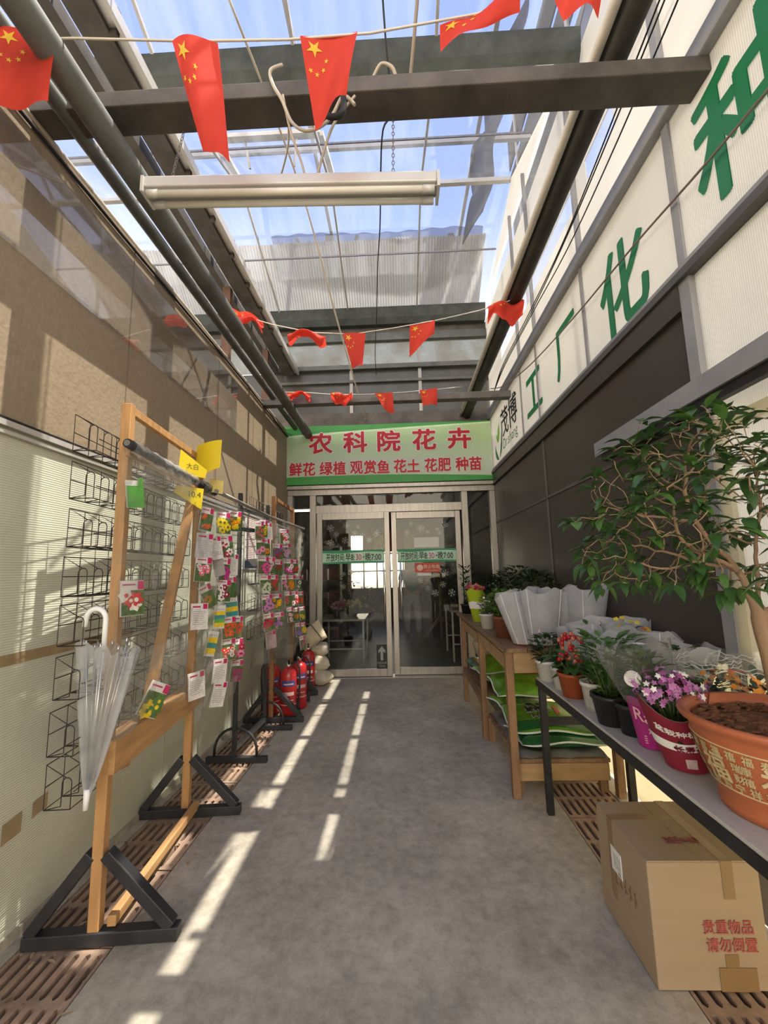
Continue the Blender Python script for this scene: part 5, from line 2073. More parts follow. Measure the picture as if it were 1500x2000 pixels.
def soil_bag(c, a, b, h, rot, label, mi=0, seed=0, lettering=False):
    r2 = random.Random(seed)
    t = thing('soil_bag', label, 'soil bag', V(c) - V((0, 0, h / 2)), 'green soil bags under the wooden table')
    M = Matrix.Rotation(rot[2], 3, 'Z') @ Matrix.Rotation(rot[1], 3, 'Y') @ Matrix.Rotation(rot[0], 3, 'X')
    ph = r2.uniform(0, 6)

    def f(s_):
        def g(u, v):
            x, y = (u - .5) * 2, (v - .5) * 2
            k = max(0, 1 - abs(x) ** 5) ** .6 * max(0, 1 - abs(y) ** 3.2) ** .6
            z = s_ * h / 2 * k * (1 + .10 * math.sin(x * 5 + ph) + .07 * math.sin(y * 6 + x * 3 + ph))
            z += .010 * math.sin(x * 4 + ph) * abs(y) ** 6 + .010 * math.sin(y * 5) * abs(x) ** 6
            return V(c) + M @ V((x * a / 2, y * b / 2 * (1 - .05 * (1 - abs(x))), z))
        return g
    mb = MB()
    mb.sheet(f(1), 22, 18, 0)
    mb.sheet(lambda u, v: f(-1)(1 - u, v), 22, 18, 1)
    bb = mb.build('bag_body', [M_bg[mi], M_bg[1]], t)
    mb = MB()
    for u0 in (0.0, .985):
        mb.sheet(lambda u, v: f(1)(u0 + .010 * u, v) + M @ V(((-.004 if u0 == 0 else .004), 0, .002)), 1, 18)
    for v0 in (0.0,):
        mb.sheet(lambda u, v: f(1)(u, v0 + .012 * v) + M @ V((0, -.003, .002)), 18, 1)
    mb.build('seal', M_seal, bb)
    if lettering:
        mb = MB()

        def warp(px, py):
            return f(1)(.40 + px / a, .42 + py / b) + M @ V((0, 0, .005))
        for word, oy, s_, of in (('有机', .11, .075, .03), ('营养土', .03, .06, .03), ('Hua', -.045, .07, .04)):
            for m_, off, lf in ((1, of + .03, 0.), (0, of, .003)):
                text_mb(mb, word, s_, None or (0, 0, 0), X3, Y3, m_, offset=off, warp=lambda px, py: warp(px, py + oy) + M @ V((0, 0, lf)))
        mb.build('bag_lettering', [M_bk, M_wht], bb)
        mb = MB()
        mb.sheet(lambda u, v: f(1)(.60 + .05 * u, .35 + .30 * v) + M @ V((0, 0, .005)), 3, 6, 0)
        mb.sheet(lambda u, v: f(1)(.55 + .03 * u, .75 + .05 * v) + M @ V((0, 0, .005)), 3, 3, 0)
        mb.build('bag_red_print', mat('bag_red_print', (.45, .05, .04), .4), bb)
        mb = MB()
        mb.sheet(lambda u, v: f(1)(.04 + .92 * u, .015 + .17 * v + .03 * math.sin(u * 3)) + M @ V((0, 0, .004)), 20, 4, 0)
        mb.build('bag_dark_print', M_bg[1], bb)
    return t


soil_bag((1.06, 3.18, .292), .60, .42, .09, (.0, .02, .06), 'dark green soil bag at the bottom of the pile, front edge with a silver seal', 1, 3)
soil_bag((1.03, 3.26, .372), .58, .44, .10, (.16, .02, -.03), 'green soil bag with black and white lettering on top of the front pile', 0, 4, True)
soil_bag((1.01, 3.62, .50), .56, .30, .11, (.35, .03, .08), 'olive green soil bag leaning behind the lettered one', 0, 5)
soil_bag((.97, 4.32, .425), .44, .46, .10, (.1, .03, .2), 'lime green soil bag on the lower shelf, underneath', 2, 6)
soil_bag((.96, 4.26, .53), .42, .42, .10, (.2, .03, .0), 'lime green soil bag on the lower shelf, on top', 2, 7)
soil_bag((.90, 3.66, .33), .26, .36, .10, (.25, .1, .5), 'bright green bag slumped behind the middle table leg', 2, 8)
sack('goods_bag', (1.0, 4.72, .44), .40, .26, .13, mat('orange_print_bag', (.42, .20, .03), .35, var=.6, scale=12), 'orange and yellow printed bag lying on the lower table shelf', 'bag', (.2, .1, .4), seed=9)
sack('goods_bag', (.85, 4.80, .42), .24, .22, .10, mat('mixed_print_bag', (.10, .18, .12), .35, var=.8, scale=14), 'small dark patterned bag at the far end of the lower table shelf', 'bag', (.2, .1, .4), seed=10)
sack('goods_bag', (.99, 4.86, .58), .34, .26, .24, M_sack, 'white cloth sack under the far end of the wooden table', 'sack', (.3, .0, .2), seed=11)
sack('goods_bag', (1.10, 4.55, .60), .36, .30, .24, M_sack, 'pale cloth sack behind the middle legs of the wooden table', 'sack', (.1, .2, -.2), seed=12)
mb = MB()
mb.lathe([(.085, 0), (.105, .17), (.112, .175), (.112, .19), (.10, .19)], (1.10, 3.30 + .55, .53), 20)
tag(mb.build('red_bucket', mat('red_plastic', (.42, .01, .03), .4, var=.05)), 'red plastic bucket under the wooden table, mostly hidden behind its leg', 'bucket')
mb = MB()
mb.lathe([(.085, 0), (.09, .28)], (1.10, 3.85, .248), 16)
tag(mb.build('upturned_pot', mat('white_pot_plastic', (.60, .60, .57), .4)), 'white upturned pot standing under the red bucket', 'pot')

# cardboard box
M_card = mat('corrugated_cardboard', (.325, .24, .155), .75, var=.06, scale=3, stretch=(1, 1, 6))
M_ctape = mat('box_tape', (.235, .145, .065), .35, var=.1, spec=.6)
M_rprint = mat('faded_red_ink', (.36, .09, .075), .7, var=.2, scale=60)
bx = thing('cardboard_box', 'cardboard box with red printing standing under the black table', 'box', (1.045, 1.875, 0))
BX0, BX1, BY0, BY1, BH = .85, 1.235, 1.685, 2.075, .405
mb = MB()
mb.box(BX0, BX1, BY0, BY1, .003, BH - .004)
mb.build('box_body', M_card, bx, bevel=.004)
mb = MB()
ym = (BX0 + BX1) / 2
mb.box(BX0 + .002, ym - .001, BY0 + .002, BY1 - .002, BH - .004, BH)
mb.box(ym + .001, BX1 - .002, BY0 + .002, BY1 - .002, BH - .004, BH)
mb.build('top_flap', M_card, bx)
mb = MB()
e = .0012
for bb_ in (((1.105, 1.145, BY0 - .001, BY1 + .001, BH, BH + e), (1.105, 1.145, BY0 - e - .0008, BY0 - .0008, BH - .12, BH + e)),
           ((BX0 + .001, 1.10, BY1 - .14, BY1 - .10, BH, BH + e), (BX0 - e - .0008, BX0 - .0008, BY1 - .14, BY1 - .10, BH - .30, BH + e)),
           ((1.085, 1.13, BY0 - e - .0008, BY0 - .0008, .004, .115),), ((1.06, 1.185, BY0 - 2 * e - .0008, BY0 - e - .0008, .004, .075),)):
    mb = MB()
    for q in bb_:
        mb.box(*q)
    mb.build('packing_tape', M_ctape, bx)
mb = MB()
mb.box(BX0 - e - .002, BX0 - .0008, BY0 + .19, BY0 + .27, BH - .19, BH - .10)
mb.build('shipping_label', M_paper, bx)
mb = MB()
for k in range(4):
    mb.box(BX0 - .004, BX0 - .0032, BY0 + .20 + k * .014, BY0 + .206 + k * .014, BH - .17, BH - .12)
mb.box(BX0 - .004, BX0 - .0032, BY0 + .20, BY0 + .22, BH - .185, BH - .175)
mb.build('label_print', M_pkt, bx)
mb = MB()
text_mb(mb, '385×40', .052, (1.045, 1.80, BH + .0016), (1, .0, 0), Y3, 0, offset=.01, sx=.8)
mb.build('size_lettering', M_rprint, bx)
mb = MB()
text_mb(mb, '贵重物品', .047, (1.105, BY0 - .0016, .20), X3, Z3, 0, offset=.02, sx=.93)
text_mb(mb, '请勿倒置', .047, (1.112, BY0 - .0016, .145), X3, Z3, 0, offset=.02, sx=.93)
mb.build('red_lettering', M_rprint, bx)
mb = MB()
for k in range(5):
    y = BY0 + .09 + k * .035
    mb.beam((BX0 - .0018, y, .20 - k * .006), (BX0 - .0018, y + .02, .23 - k * .012), .001, .003, up=(1, 0, 0))
    mb.beam((BX0 - .0018, y + .008, .235), (BX0 - .0018, y + .016, .18), .001, .003, up=(1, 0, 0))
mb.build('ink_scribble', mat('brown_ink', (.14, .09, .05), .7), bx)

# ------------------------------------------------------------------ potted plants
M_terra = mat('terracotta_plastic', (.34, .075, .025), .45, var=.08, scale=6)
M_wpot = mat('thin_white_pot', (.62, .61, .57), .45, var=.07, scale=8)
M_bpot = mat('black_pot', (.018, .018, .02), .45, var=.3, scale=10)
M_soil = mat('dark_soil', (.06, .035, .02), .9, var=.5, scale=60)
M_leafd = mat('dark_green_leaf', (.022, .058, .014), .42, var=.5, scale=14, transl=.15)
M_leafm = mat('mid_green_leaf', (.055, .13, .03), .42, var=.4, scale=14, transl=.2)
M_leafl = mat('fresh_green_leaf', (.14, .30, .03), .42, var=.35, scale=14, transl=.25)
M_leafb = mat('bluish_leaf', (.06, .11, .07), .5, var=.4, scale=14, transl=.15)
M_stem = mat('green_stem', (.10, .14, .04), .6, var=.2)
M_wrap = mat('white_nonwoven_wrap', (.68, .69, .71), .75, var=.08, scale=9, transl=.5, alpha=.9, bump=.05, bscale=200)
M_wrapl = mat('wrap_seam', (.74, .75, .78), .7)


def fmat(c):
    return pcol(c)


def pot_mb(mb, x, y, z, rb, rt, h, m=0, lip=.006, n=24, soil=None):
    mb.lathe([(rb, .001), (rt * .985, h * .86), (rt + lip, h * .87), (rt + lip, h), (rt - .006, h), (rt - .01, h * .8)], (x, y, z), n, m)


def leaves(mb, x, y, z, h, r, k, ln, wd, rnd, m=0, shape='dome', mstem=None, uprt=.3):
    for i in range(k):
        a = rnd.uniform(0, 2 * PI)
        t = rnd.random()
        if shape == 'dome':
            q = r * math.sin(math.acos(max(-1, min(1, 2 * t - 1)))) * rnd.uniform(.55, 1)
            hz = z + h * t
        else:
            q = r * (.25 + .75 * t) * rnd.uniform(.4, 1)
            hz = z + h * t
        d = V((math.cos(a), math.sin(a), rnd.uniform(-.25, .6) + uprt))
        s_ = rnd.uniform(.65, 1.2)
        mb.leaf((x + q * math.cos(a), y + q * math.sin(a), hz), d, (0, 0, 1), ln * s_, wd * s_, m, droop=rnd.uniform(.1, .5))


def stems(mb, x, y, z, h, r, k, rnd, m=0, rad=.003):
    for i in range(k):
        a = rnd.uniform(0, 2 * PI)
        q = r * rnd.random() ** .5
        mb.tube([(x + .2 * q * math.cos(a), y + .2 * q * math.sin(a), z), (x + .6 * q * math.cos(a), y + .6 * q * math.sin(a), z + h * .5), (x + q * math.cos(a), y + q * math.sin(a), z + h * rnd.uniform(.7, 1))], [rad, rad * .8, rad * .5], 5, m)


def potted(label, x, y, z, pm, rb, rt, ph, ft, seed, group=None, cat='potted plant', name='potted_plant', leafm=None, fh=.2, fr=.1, nl=120, ln=.05, wd=.025, shape='cone', flowers=None, ns=8, uprt=.3, sq=None):
    rnd = random.Random(seed)
    t = thing(name, label, cat, (x, y, z), group)
    mb = MB()
    pot_mb(mb, x, y, z, rb, rt, ph)
    mb.build('pot', pm, t)
    mb = MB()
    mb.lathe([(.001, ph * .84), (rt - .008, ph * .82)], (x, y, z), 16, cap0=False)
    mb.build('soil', M_soil, t)
    mb = MB()
    stems(mb, x, y, z + ph * .8, fh * .9, fr * .9, ns, rnd)
    mb.build('stems', M_stem, t)
    mb = MB()
    leaves(mb, x, y, z + ph * ft, fh, fr, nl, ln, wd, rnd, 0, shape, uprt=uprt)
    mb.build('foliage', leafm or M_leafm, t)
    if flowers:
        k, cs, rad, hh, rf = flowers
        mb = MB()
        mats_ = [fmat(c) for c in cs]
        for i in range(k):
            a = rnd.uniform(0, 2 * PI)
            q = rf * rnd.random() ** .5
            zz = z + hh + rnd.uniform(-.03, .03) + .25 * (rf - q)
            mb.disc((x + q * math.cos(a), y + q * math.sin(a), zz), (math.cos(a) * q / rf + rnd.uniform(-.3, .3) - .1, math.sin(a) * q / rf - .4, .8), rad * rnd.uniform(.7, 1.2), 10, rnd.randrange(len(cs)), 5, .4, rnd.random())
        mb.build('flowers', mats_, t)
    return t


# dark shrubs at the back of the wooden table
for i, (x, y, h, r, lab) in enumerate(((1.22, 5.02, .34, .20, 'dark green leafy shrub at the far corner of the wooden table, by the door post'), (1.24, 4.50, .40, .24, 'dark green shrub against the dark wall, second from the door post'),
                                      (1.24, 3.95, .36, .22, 'dark green shrub against the dark wall, third from the door post'), (1.02, 4.86, .30, .17, 'dark leafy shrub with tiny white flowers behind the lime paper sleeve'))):
    potted(lab, x, y, TW, M_bpot, .08, .105, .15, .9, 40 + i, 'dark shrubs on the wooden table', leafm=M_leafd, fh=h, fr=r, nl=330, ln=.065, wd=.036, shape='dome', ns=14, flowers=(7, ['white'], .014, .30, r * .9) if i in (0, 3) else None)
potted('slim upright dark plant against the door frame at the far end of the wooden table', .80, 5.16, TW, M_bpot, .06, .075, .11, .9, 50, leafm=M_leafd, fh=.46, fr=.085, nl=120, ln=.055, wd=.028, shape='cone', uprt=.8)
potted('bright green leafy plant in a brown pot on the wooden table edge', .80, 3.36, TW, mat('brown_plastic_pot', (.20, .07, .04), .5, var=.1), .062, .085, .16, .85, 51, leafm=M_leafl, fh=.22, fr=.125, nl=340, ln=.042, wd=.025, shape='dome', ns=14)
potted('bluish leaved plant in a white pot beside the lime sleeve', .765, 3.84, TW, M_wpot, .05, .062, .13, .9, 52, leafm=M_leafb, fh=.16, fr=.075, nl=150, ln=.04, wd=.018, shape='dome', flowers=(8, ['white'], .012, .24, .06))


def sleeve_mb(x, y, z, rb, rt, h, lean, rnd, zig=.03, n=48, corners=2, open_=1., thick=0, m=0):
    """thin paper cone: flared, softly square, pointed rim"""
    ph = rnd.uniform(0, 6)
    mb = MB()

    def f(u, v):
        a = 2 * PI * u
        sq = 1 + .07 * v * math.cos(4 * (a - ph)) + .10 * v * math.cos(2 * (a - ph) + 1)
        r = (rb + (rt - rb) * v ** .9) * sq * (1 + .04 * v * math.sin(3 * a + ph))
        top = zig * v ** 2 * (.8 * abs(math.sin(2 * (a - ph))) ** 5 + .5 * math.cos(corners * (a - ph)) + .5 * math.sin(a + ph))
        return V((x + lean[0] * v + r * math.cos(a), y + lean[1] * v + r * math.sin(a), z + h * v + top))
    mb.sheet(f, n, 10, m)
    return mb, f


def wrapped(label, x, y, z, rb, rt, h, seed, lean=(0, 0), cols=('pink', 'crimson'), potm=None, zig=.03, seams=(3.6, 4.6, 5.3), fl=10, group='flowers in white wraps', fz=.9):
    rnd = random.Random(seed)
    t = thing('wrapped_bouquet', label, 'wrapped flowers', (x, y, z), group)
    mb, f = sleeve_mb(x, y, z + .012, rb, rt, h, lean, rnd, zig)
    mb.build('paper_wrap', M_wrap, t)
    mb = MB()
    for a in seams:
        u = (a / (2 * PI)) % 1
        pts = [f(u, v / 8) for v in range(9)]
        c0 = V((x, y, 0))
        pts = [p + V((p.x - x, p.y - y, 0)).normalized() * .0025 for p in pts]
        mb.tube(pts, .0028, 4)
    mb.build('wrap_seam', M_wrapl, t)
    mb = MB()
    pot_mb(mb, x, y, z, rb * .72, rb * .86, .10)
    mb.build('pot', potm or M_terra, t)
    mb = MB()
    leaves(mb, x + lean[0] * .6, y + lean[1] * .6, z + .09, h * .72, rt * .5, 80, .05, .028, rnd, 0, 'cone')
    mb.build('foliage', M_leafm, t)
    if fl:
        mb = MB()
        for i in range(fl):
            a = rnd.uniform(0, 2 * PI)
            q = rt * .6 * rnd.random() ** .5
            mb.disc((x + lean[0] + q * math.cos(a), y + lean[1] + q * math.sin(a), z + h * fz + rnd.uniform(-.03, .03)), (rnd.uniform(-.4, .4), -.5, .8), .018, 10, rnd.randrange(len(cols)), 5, .35)
        mb.build('flowers', [fmat(c) for c in cols], t)
    return t


wrapped('white wrapped flowers leaning left at the front end of the wooden table', .835, 3.02, TW, .062, .105, .33, 60, (-.075, .02), ('rose pink', 'crimson'), seams=(4.0, 4.9))
wrapped('tall white wrapped flowers over a terracotta pot at the front end of the wooden table', .965, 2.985, TW, .085, .125, .34, 61, (-.015, -.01), ('pink', 'scarlet'), seams=(3.7, 5.9))
wrapped('white wrapped flowers just right of the tall terracotta one', 1.12, 3.10, TW, .078, .115, .33, 62, (.0, .02), ('yellow', 'pink'), seams=(4.3,))
wrapped('white wrapped flowers hidden behind, against the dark wall', 1.26, 3.42, TW, .08, .12, .34, 63, (0, .02), ('white', 'pink'), seams=(4.4,), fl=4)
wrapped('broad white wrapped flowers at the right end of the wooden table by the dark wall', 1.27, 3.03, TW, .10, .13, .36, 64, (.01, -.03), ('white', 'greenish white'), seams=(4.2,))
wrapped('white wrapped flowers in the middle of the wooden table with red blooms inside', 1.0, 3.52, TW, .08, .12, .33, 65, (0, 0), ('red', 'yellow'), seams=(4.4,))
# second tier on the black table, along the wall
wrapped('low white wrapped pot in the back row of the black table, farthest of the row', 1.15, 2.66, TB, .07, .135, .33, 66, (.0, .0), ('white', 'black'), M_wpot, seams=(4.4,), fl=3)
wrapped('low white wrapped pot with yellow buds in the back row of the black table', 1.28, 2.50, TB, .07, .125, .34, 67, (.0, .0), ('yellow', 'greenish white'), M_wpot, seams=(4.6,), fl=8, fz=1.05)
wrapped('low white wrapped pot with dusky pink blooms behind the green leaved plant', 1.13, 2.30, TB, .07, .14, .29, 68, (.0, .0), ('dusty red', 'greyish pink'), M_wpot, seams=(4.4,), fl=26, fz=.98)
wrapped('low white wrapped pot with tan buds in the back row, right of the yellow one', 1.285, 2.25, TB, .07, .12, .32, 69, (.0, .0), ('dull orange', 'orange yellow'), M_wpot, seams=(4.4,), fl=10, fz=1.05)
wrapped('large white wrapped pot in the back row beside the clear bags', 1.25, 2.02, TB, .07, .13, .31, 70, (.02, .0), ('yellow', 'orange yellow'), M_wpot, seams=(4.2, 5.2), fl=3)
wrapped('open white wrap flaring behind the red berries at the far end of the black table', 1.01, 2.56, TB, .055, .13, .30, 71, (.03, .03), ('white', 'greenish white'), M_wpot, seams=(4.4,), fl=3)
wrapped('open white wrap between the red berries and the green leaved plant', 1.06, 2.16, TB, .05, .125, .30, 72, (-.01, .05), ('white', 'pink'), M_wpot, seams=(4.4,), fl=3)
potted('dark leaved plant with lilac bloom in a white pot, far end of the black table', .895, 2.72, TB, M_wpot, .052, .066, .12, .9, 80, leafm=M_leafd, fh=.16, fr=.08, nl=140, ln=.05, wd=.03, shape='dome', flowers=(3, ['white', 'mauve'], .02, .29, .04))
potted('small white pot standing behind the terracotta berry pot', .915, 2.53, TB, M_wpot, .048, .06, .12, .8, 81, leafm=M_leafm, fh=.08, fr=.05, nl=50, ln=.04, wd=.025)
# berries
rnd = random.Random(82)
t = potted('red budded plant in a terracotta pot on the black table', .915, 2.385, TB, M_terra, .056, .076, .125, .85, 82, leafm=M_leafm, fh=.10, fr=.10, nl=60, ln=.085, wd=.05, shape='cone', ns=10, uprt=0)
mb = MB()
for i in range(46):
    a = rnd.uniform(0, 2 * PI)
    q = .062 * rnd.random() ** .5
    c = (.915 - .01 + q * math.cos(a), 2.365 + q * math.sin(a), TB + .26 + rnd.uniform(-.06, .07) - q * .3)
    mb.blob(c, .011, .011, .013, 8, 6, i % 2)
mb.build('buds', [mat('red_bud', (.45, .015, .02), .3, var=.2), mat('pale_red_bud', (.48, .16, .08), .35, var=.3)], t)
potted('speckled white pot half hidden behind the black pot', .935, 2.17, TB, mat('speckled_white_pot', (.55, .54, .50), .5, var=.25, scale=30), .05, .064, .13, .85, 83, leafm=M_leafm, fh=.10, fr=.07, nl=60, ln=.045, wd=.025)
potted('fresh green bushy plant in a black pot at the black table front', .92, 1.985, TB, M_bpot, .060, .080, .125, .8, 84, leafm=mat('mid_fresh_leaf', (.085, .18, .04), .42, var=.4, scale=14, transl=.2), fh=.27, fr=.125, nl=210, ln=.062, wd=.032, shape='cone', ns=14, uprt=.45)
potted('empty looking small black pot right of the green bushy plant', .95, 1.868, TB, M_bpot, .05, .064, .12, .7, 85, leafm=M_leafd, fh=.07, fr=.04, nl=24, ln=.04, wd=.02)
# lime sleeve
rnd = random.Random(86)
t = thing('sleeved_plant', 'flowers in a lime green paper sleeve at the far end of the wooden table', 'wrapped flowers', (.79, 4.38, TW))
mb, f = sleeve_mb(.79, 4.38, TW, .055, .095, .30, (-.02, -.02), rnd, .03)
mb.build('paper_sleeve', mat('lime_paper', (.42, .55, .02), .6, var=.08, transl=.25), t)
mb = MB()
mb.sheet(lambda u, v: V((.79, 4.38, TW)) + (f(u, .42 + .22 * v) - V((.79, 4.38, TW))) * 1.0 + V((math.cos(2 * PI * u), math.sin(2 * PI * u), 0)) * .003, 36, 2)
mb.build('white_band', M_paper, t)
mb = MB()
for i in range(40):
    a = rnd.uniform(0, 2 * PI)
    q = .09 * rnd.random() ** .5
    mb.disc((.77 + q * math.cos(a), 4.36 + q * math.sin(a), TW + .32 + rnd.uniform(-.02, .05)), (rnd.uniform(-.4, .4), -.6, .7), .02, 10, i % 2, 5, .35)
mb.build('flowers', [fmat('crimson'), fmat('dull orange')], t)

# clear cellophane with magenta sleeve
M_cello = glass('cellophane', (.97, .98, .97), .07, (.85, .85, .82), rough=.05, wrinkle=.5, wscale=12, refl=1.6)
M_mag = mat('magenta_sleeve_film', (.33, .012, .17), .35, var=.12, scale=6, spec=.6)
M_crim = mat('crimson_sleeve_paper', (.20, .012, .03), .55, var=.08, scale=6)
M_crimi = mat('pale_sleeve_inside', (.62, .58, .55), .6)


def warp_sleeve(f, u0, v0, H, R, off=.003):
    def wp(px, py):
        u, v = u0 + px / (2 * PI * R), v0 + py / H
        p = f(u, v)
        p2 = f(u + .002, v)
        p3 = f(u, min(v + .01, 1))
        n = (p2 - p).cross(p3 - p).normalized()
        return p + n * off
    return wp


rnd = random.Random(87)
x, y = .955, 1.745
t = thing('sleeved_plant', 'plant in clear cellophane with magenta printed foot and round white sticker', 'wrapped flowers', (x, y, TB))


def mf(u, v):
    a = 2 * PI * u
    r = .052 + .030 * v
    return V((x - .0 + r * math.cos(a), y + r * math.sin(a), TB + .003 + .165 * v + .02 * v * math.sin(a * 2 + 1)))


mb = MB()
mb.sheet(mf, 40, 8)
mb.build('printed_foot', M_mag, t)
mb = MB()


def cf(u, v):
    a = 2 * PI * u
    r = .085 + .055 * v
    return V((x - .045 * v + r * math.cos(a) * (1 + .05 * math.sin(5 * a)), y + r * (1 - .25 * v) * math.sin(a), TB + .16 + .215 * v + .03 * v * math.cos(a + .6)))


mb.sheet(cf, 48, 10)
mb.build('cellophane_wrap', M_cello, t)
mb = MB()
leaves(mb, x - .02, y, TB + .14, .19, .075, 110, .07, .03, rnd, 0, 'cone', uprt=.8)
stems(mb, x - .02, y, TB + .06, .24, .06, 10, rnd, 0)
mb.build('foliage', mat('greyish_leaf', (.11, .16, .07), .5, var=.35, scale=14, transl=.2), t)
mb = MB()
for q in range(9):
    a = q * .7
    mb.leaf((x - .03, y - .02, TB + .375), (math.cos(a), math.sin(a), .5), (0, 0, 1), .03, .014, 0)
mb.build('white_flower', fmat('white'), t)
mb = MB()
ds = Matrix.Rotation(.35, 3, 'Z')
n = V((-.62, -.76, .15)).normalized()
c = V((x - .096, y - .075, TB + .265))
mb.disc(c, n, .029, 24, 0)
uxs = n.cross(V((0, 0, 1))).normalized() * -1
uys = n.cross(uxs) * -1
mb.disc(c + n * .004 + uxs * .012 + V((0, 0, .010)), n, .006, 10, 1, 5, .4)
for k in range(7):
    a = PI * (.15 + .7 * k / 6)
    mb.disc(c + n * .004 + (uxs * math.cos(a) + V((0, 0, 1)) * math.sin(a)) * .024, n, .002, 6, 1)
for k in range(2):
    mb.add([c + n * .0045 + uxs * sx_ + V((0, 0, zz)) for sx_, zz in ((-.014, -.004 - .010 * k), (.012, -.002 - .010 * k), (.012, .002 - .010 * k), (-.014, .000 - .010 * k))], [(0, 1, 2, 3)], 1)
mb.build('round_sticker', [M_paper, fmat('mauve')], t)
mb = MB()
Rm = .065
text_mb(mb, 'Rain', .058, (0, 0, 0), X3, Y3, 0, offset=.006, warp=warp_sleeve(mf, .655, .68, .165, Rm))
text_mb(mb, '炫美', .026, (0, 0, 0), X3, Y3, 0, offset=.01, warp=warp_sleeve(mf, .70, .42, .165, Rm))
for k in range(4):
    w0 = warp_sleeve(mf, .665, .25 - .045 * k, .165, Rm)
    mb.add([w0(a_, b_) for a_, b_ in ((-.03, 0), (.03, 0), (.03, .003), (-.03, .003))], [(0, 1, 2, 3)], 0)
mb.build('sleeve_lettering', fmat('pale pink'), t)

# crimson sleeve with pink flowers
rnd = random.Random(88)
x, y = .965, 1.575
t = thing('sleeved_plant', 'pink flowers in a crimson paper sleeve with a white band, left of the big pot', 'wrapped flowers', (x, y, TB))


def crf(u, v, k=0.):
    a = 2 * PI * u
    r = .062 + .048 * v - k
    return V((x + r * math.cos(a) - .03 * v, y + r * math.sin(a), TB + .003 + .215 * v + .035 * v * v * math.sin(a * 2 + 2.2) + .015 * v * math.cos(a)))


mb = MB()
mb.sheet(crf, 48, 12, 0)
mb.sheet(lambda u, v: crf(1 - u, .55 + .45 * v, .003), 48, 6, 1)
mb.build('paper_sleeve', [M_crim, M_crimi], t)
mb = MB()
mb.sheet(lambda u, v: crf(u, .36 + .15 * v, -.002), 48, 2)
mb.build('white_band', M_paper, t)
mb = MB()
leaves(mb, x - .02, y, TB + .10, .12, .07, 90, .06, .022, rnd, 0, 'cone', uprt=.7)
mb.build('foliage', M_leafm, t)
mb = MB()
stems(mb, x - .03, y, TB + .12, .17, .10, 26, rnd, 0)
mb.build('stems', M_stem, t)
mb = MB()
for i in range(150):
    a = rnd.uniform(0, 2 * PI)
    q = .118 * rnd.random() ** .5
    zz = TB + .265 + rnd.uniform(-.04, .035) + .35 * (.09 - q)
    d = (math.cos(a) * q / .1 + rnd.uniform(-.4, .4), math.sin(a) * q / .1 - .35 + rnd.uniform(-.4, .4), rnd.uniform(.2, .9))
    mb.disc((x - .035 + q * math.cos(a), y + .0 + q * math.sin(a), zz), d, rnd.uniform(.010, .016), 10, rnd.choice((0, 0, 0, 1, 2)), 5, .45, rnd.random() * 3)
mb.build('flowers', [mat('lilac_pink_petal', (.52, .20, .46), .6, var=.2, transl=.2), fmat('white'), mat('rose_lilac_petal', (.42, .10, .32), .6, var=.2, transl=.2)], t)
mb = MB()
Rm = .085
text_mb(mb, '盆栽种植', .027, (0, 0, 0), X3, Y3, 0, offset=.012, warp=warp_sleeve(crf, .655, .72, .215, Rm))
w0 = warp_sleeve(crf, .66, .645, .215, Rm)
mb.add([w0(a_, b_) for a_, b_ in ((-.04, 0), (.04, 0), (.04, .003), (-.04, .003))], [(0, 1, 2, 3)], 0)
mb.build('sleeve_title', [M_wht], t)
mb = MB()
text_mb(mb, '长寿花', .028, (0, 0, 0), X3, Y3, 1, offset=.012, warp=warp_sleeve(crf, .705, .435, .215, Rm, .006))
for uu, vv in ((.665, .56), (.635, .435)):
    w0 = warp_sleeve(crf, uu, vv, .215, Rm, .006)
    mb.add([w0(0, 0)] + [w0(.006 * math.cos(k * .7), .006 * math.sin(k * .7)) for k in range(9)], [(0, 1 + k, 1 + (k + 1) % 9) for k in range(9)], 2)
w0 = warp_sleeve(crf, .70, .16, .215, Rm, .004)
mb.add([w0(a_, b_) for a_, b_ in ((-.018, -.016), (.018, -.016), (.018, .018), (-.018, .018))], [(0, 1, 2, 3)], 3)
mb.build('sleeve_lettering', [M_wht, M_crim, M_bk, fmat('greyish pink')], t)
rnd = random.Random(89)
t = thing('sleeved_plant', 'second crimson paper sleeve half hidden behind the pink flowers', 'wrapped flowers', (1.10, 1.78, TB))
mb, f = sleeve_mb(1.10, 1.78, TB + .003, .055, .09, .20, (-.02, 0), rnd, .02)
mb.build('paper_sleeve', M_crim, t)
mb = MB()
leaves(mb, 1.09, 1.78, TB + .14, .10, .08, 60, .05, .025, rnd, 0, 'cone')
mb.build('foliage', M_leafm, t)

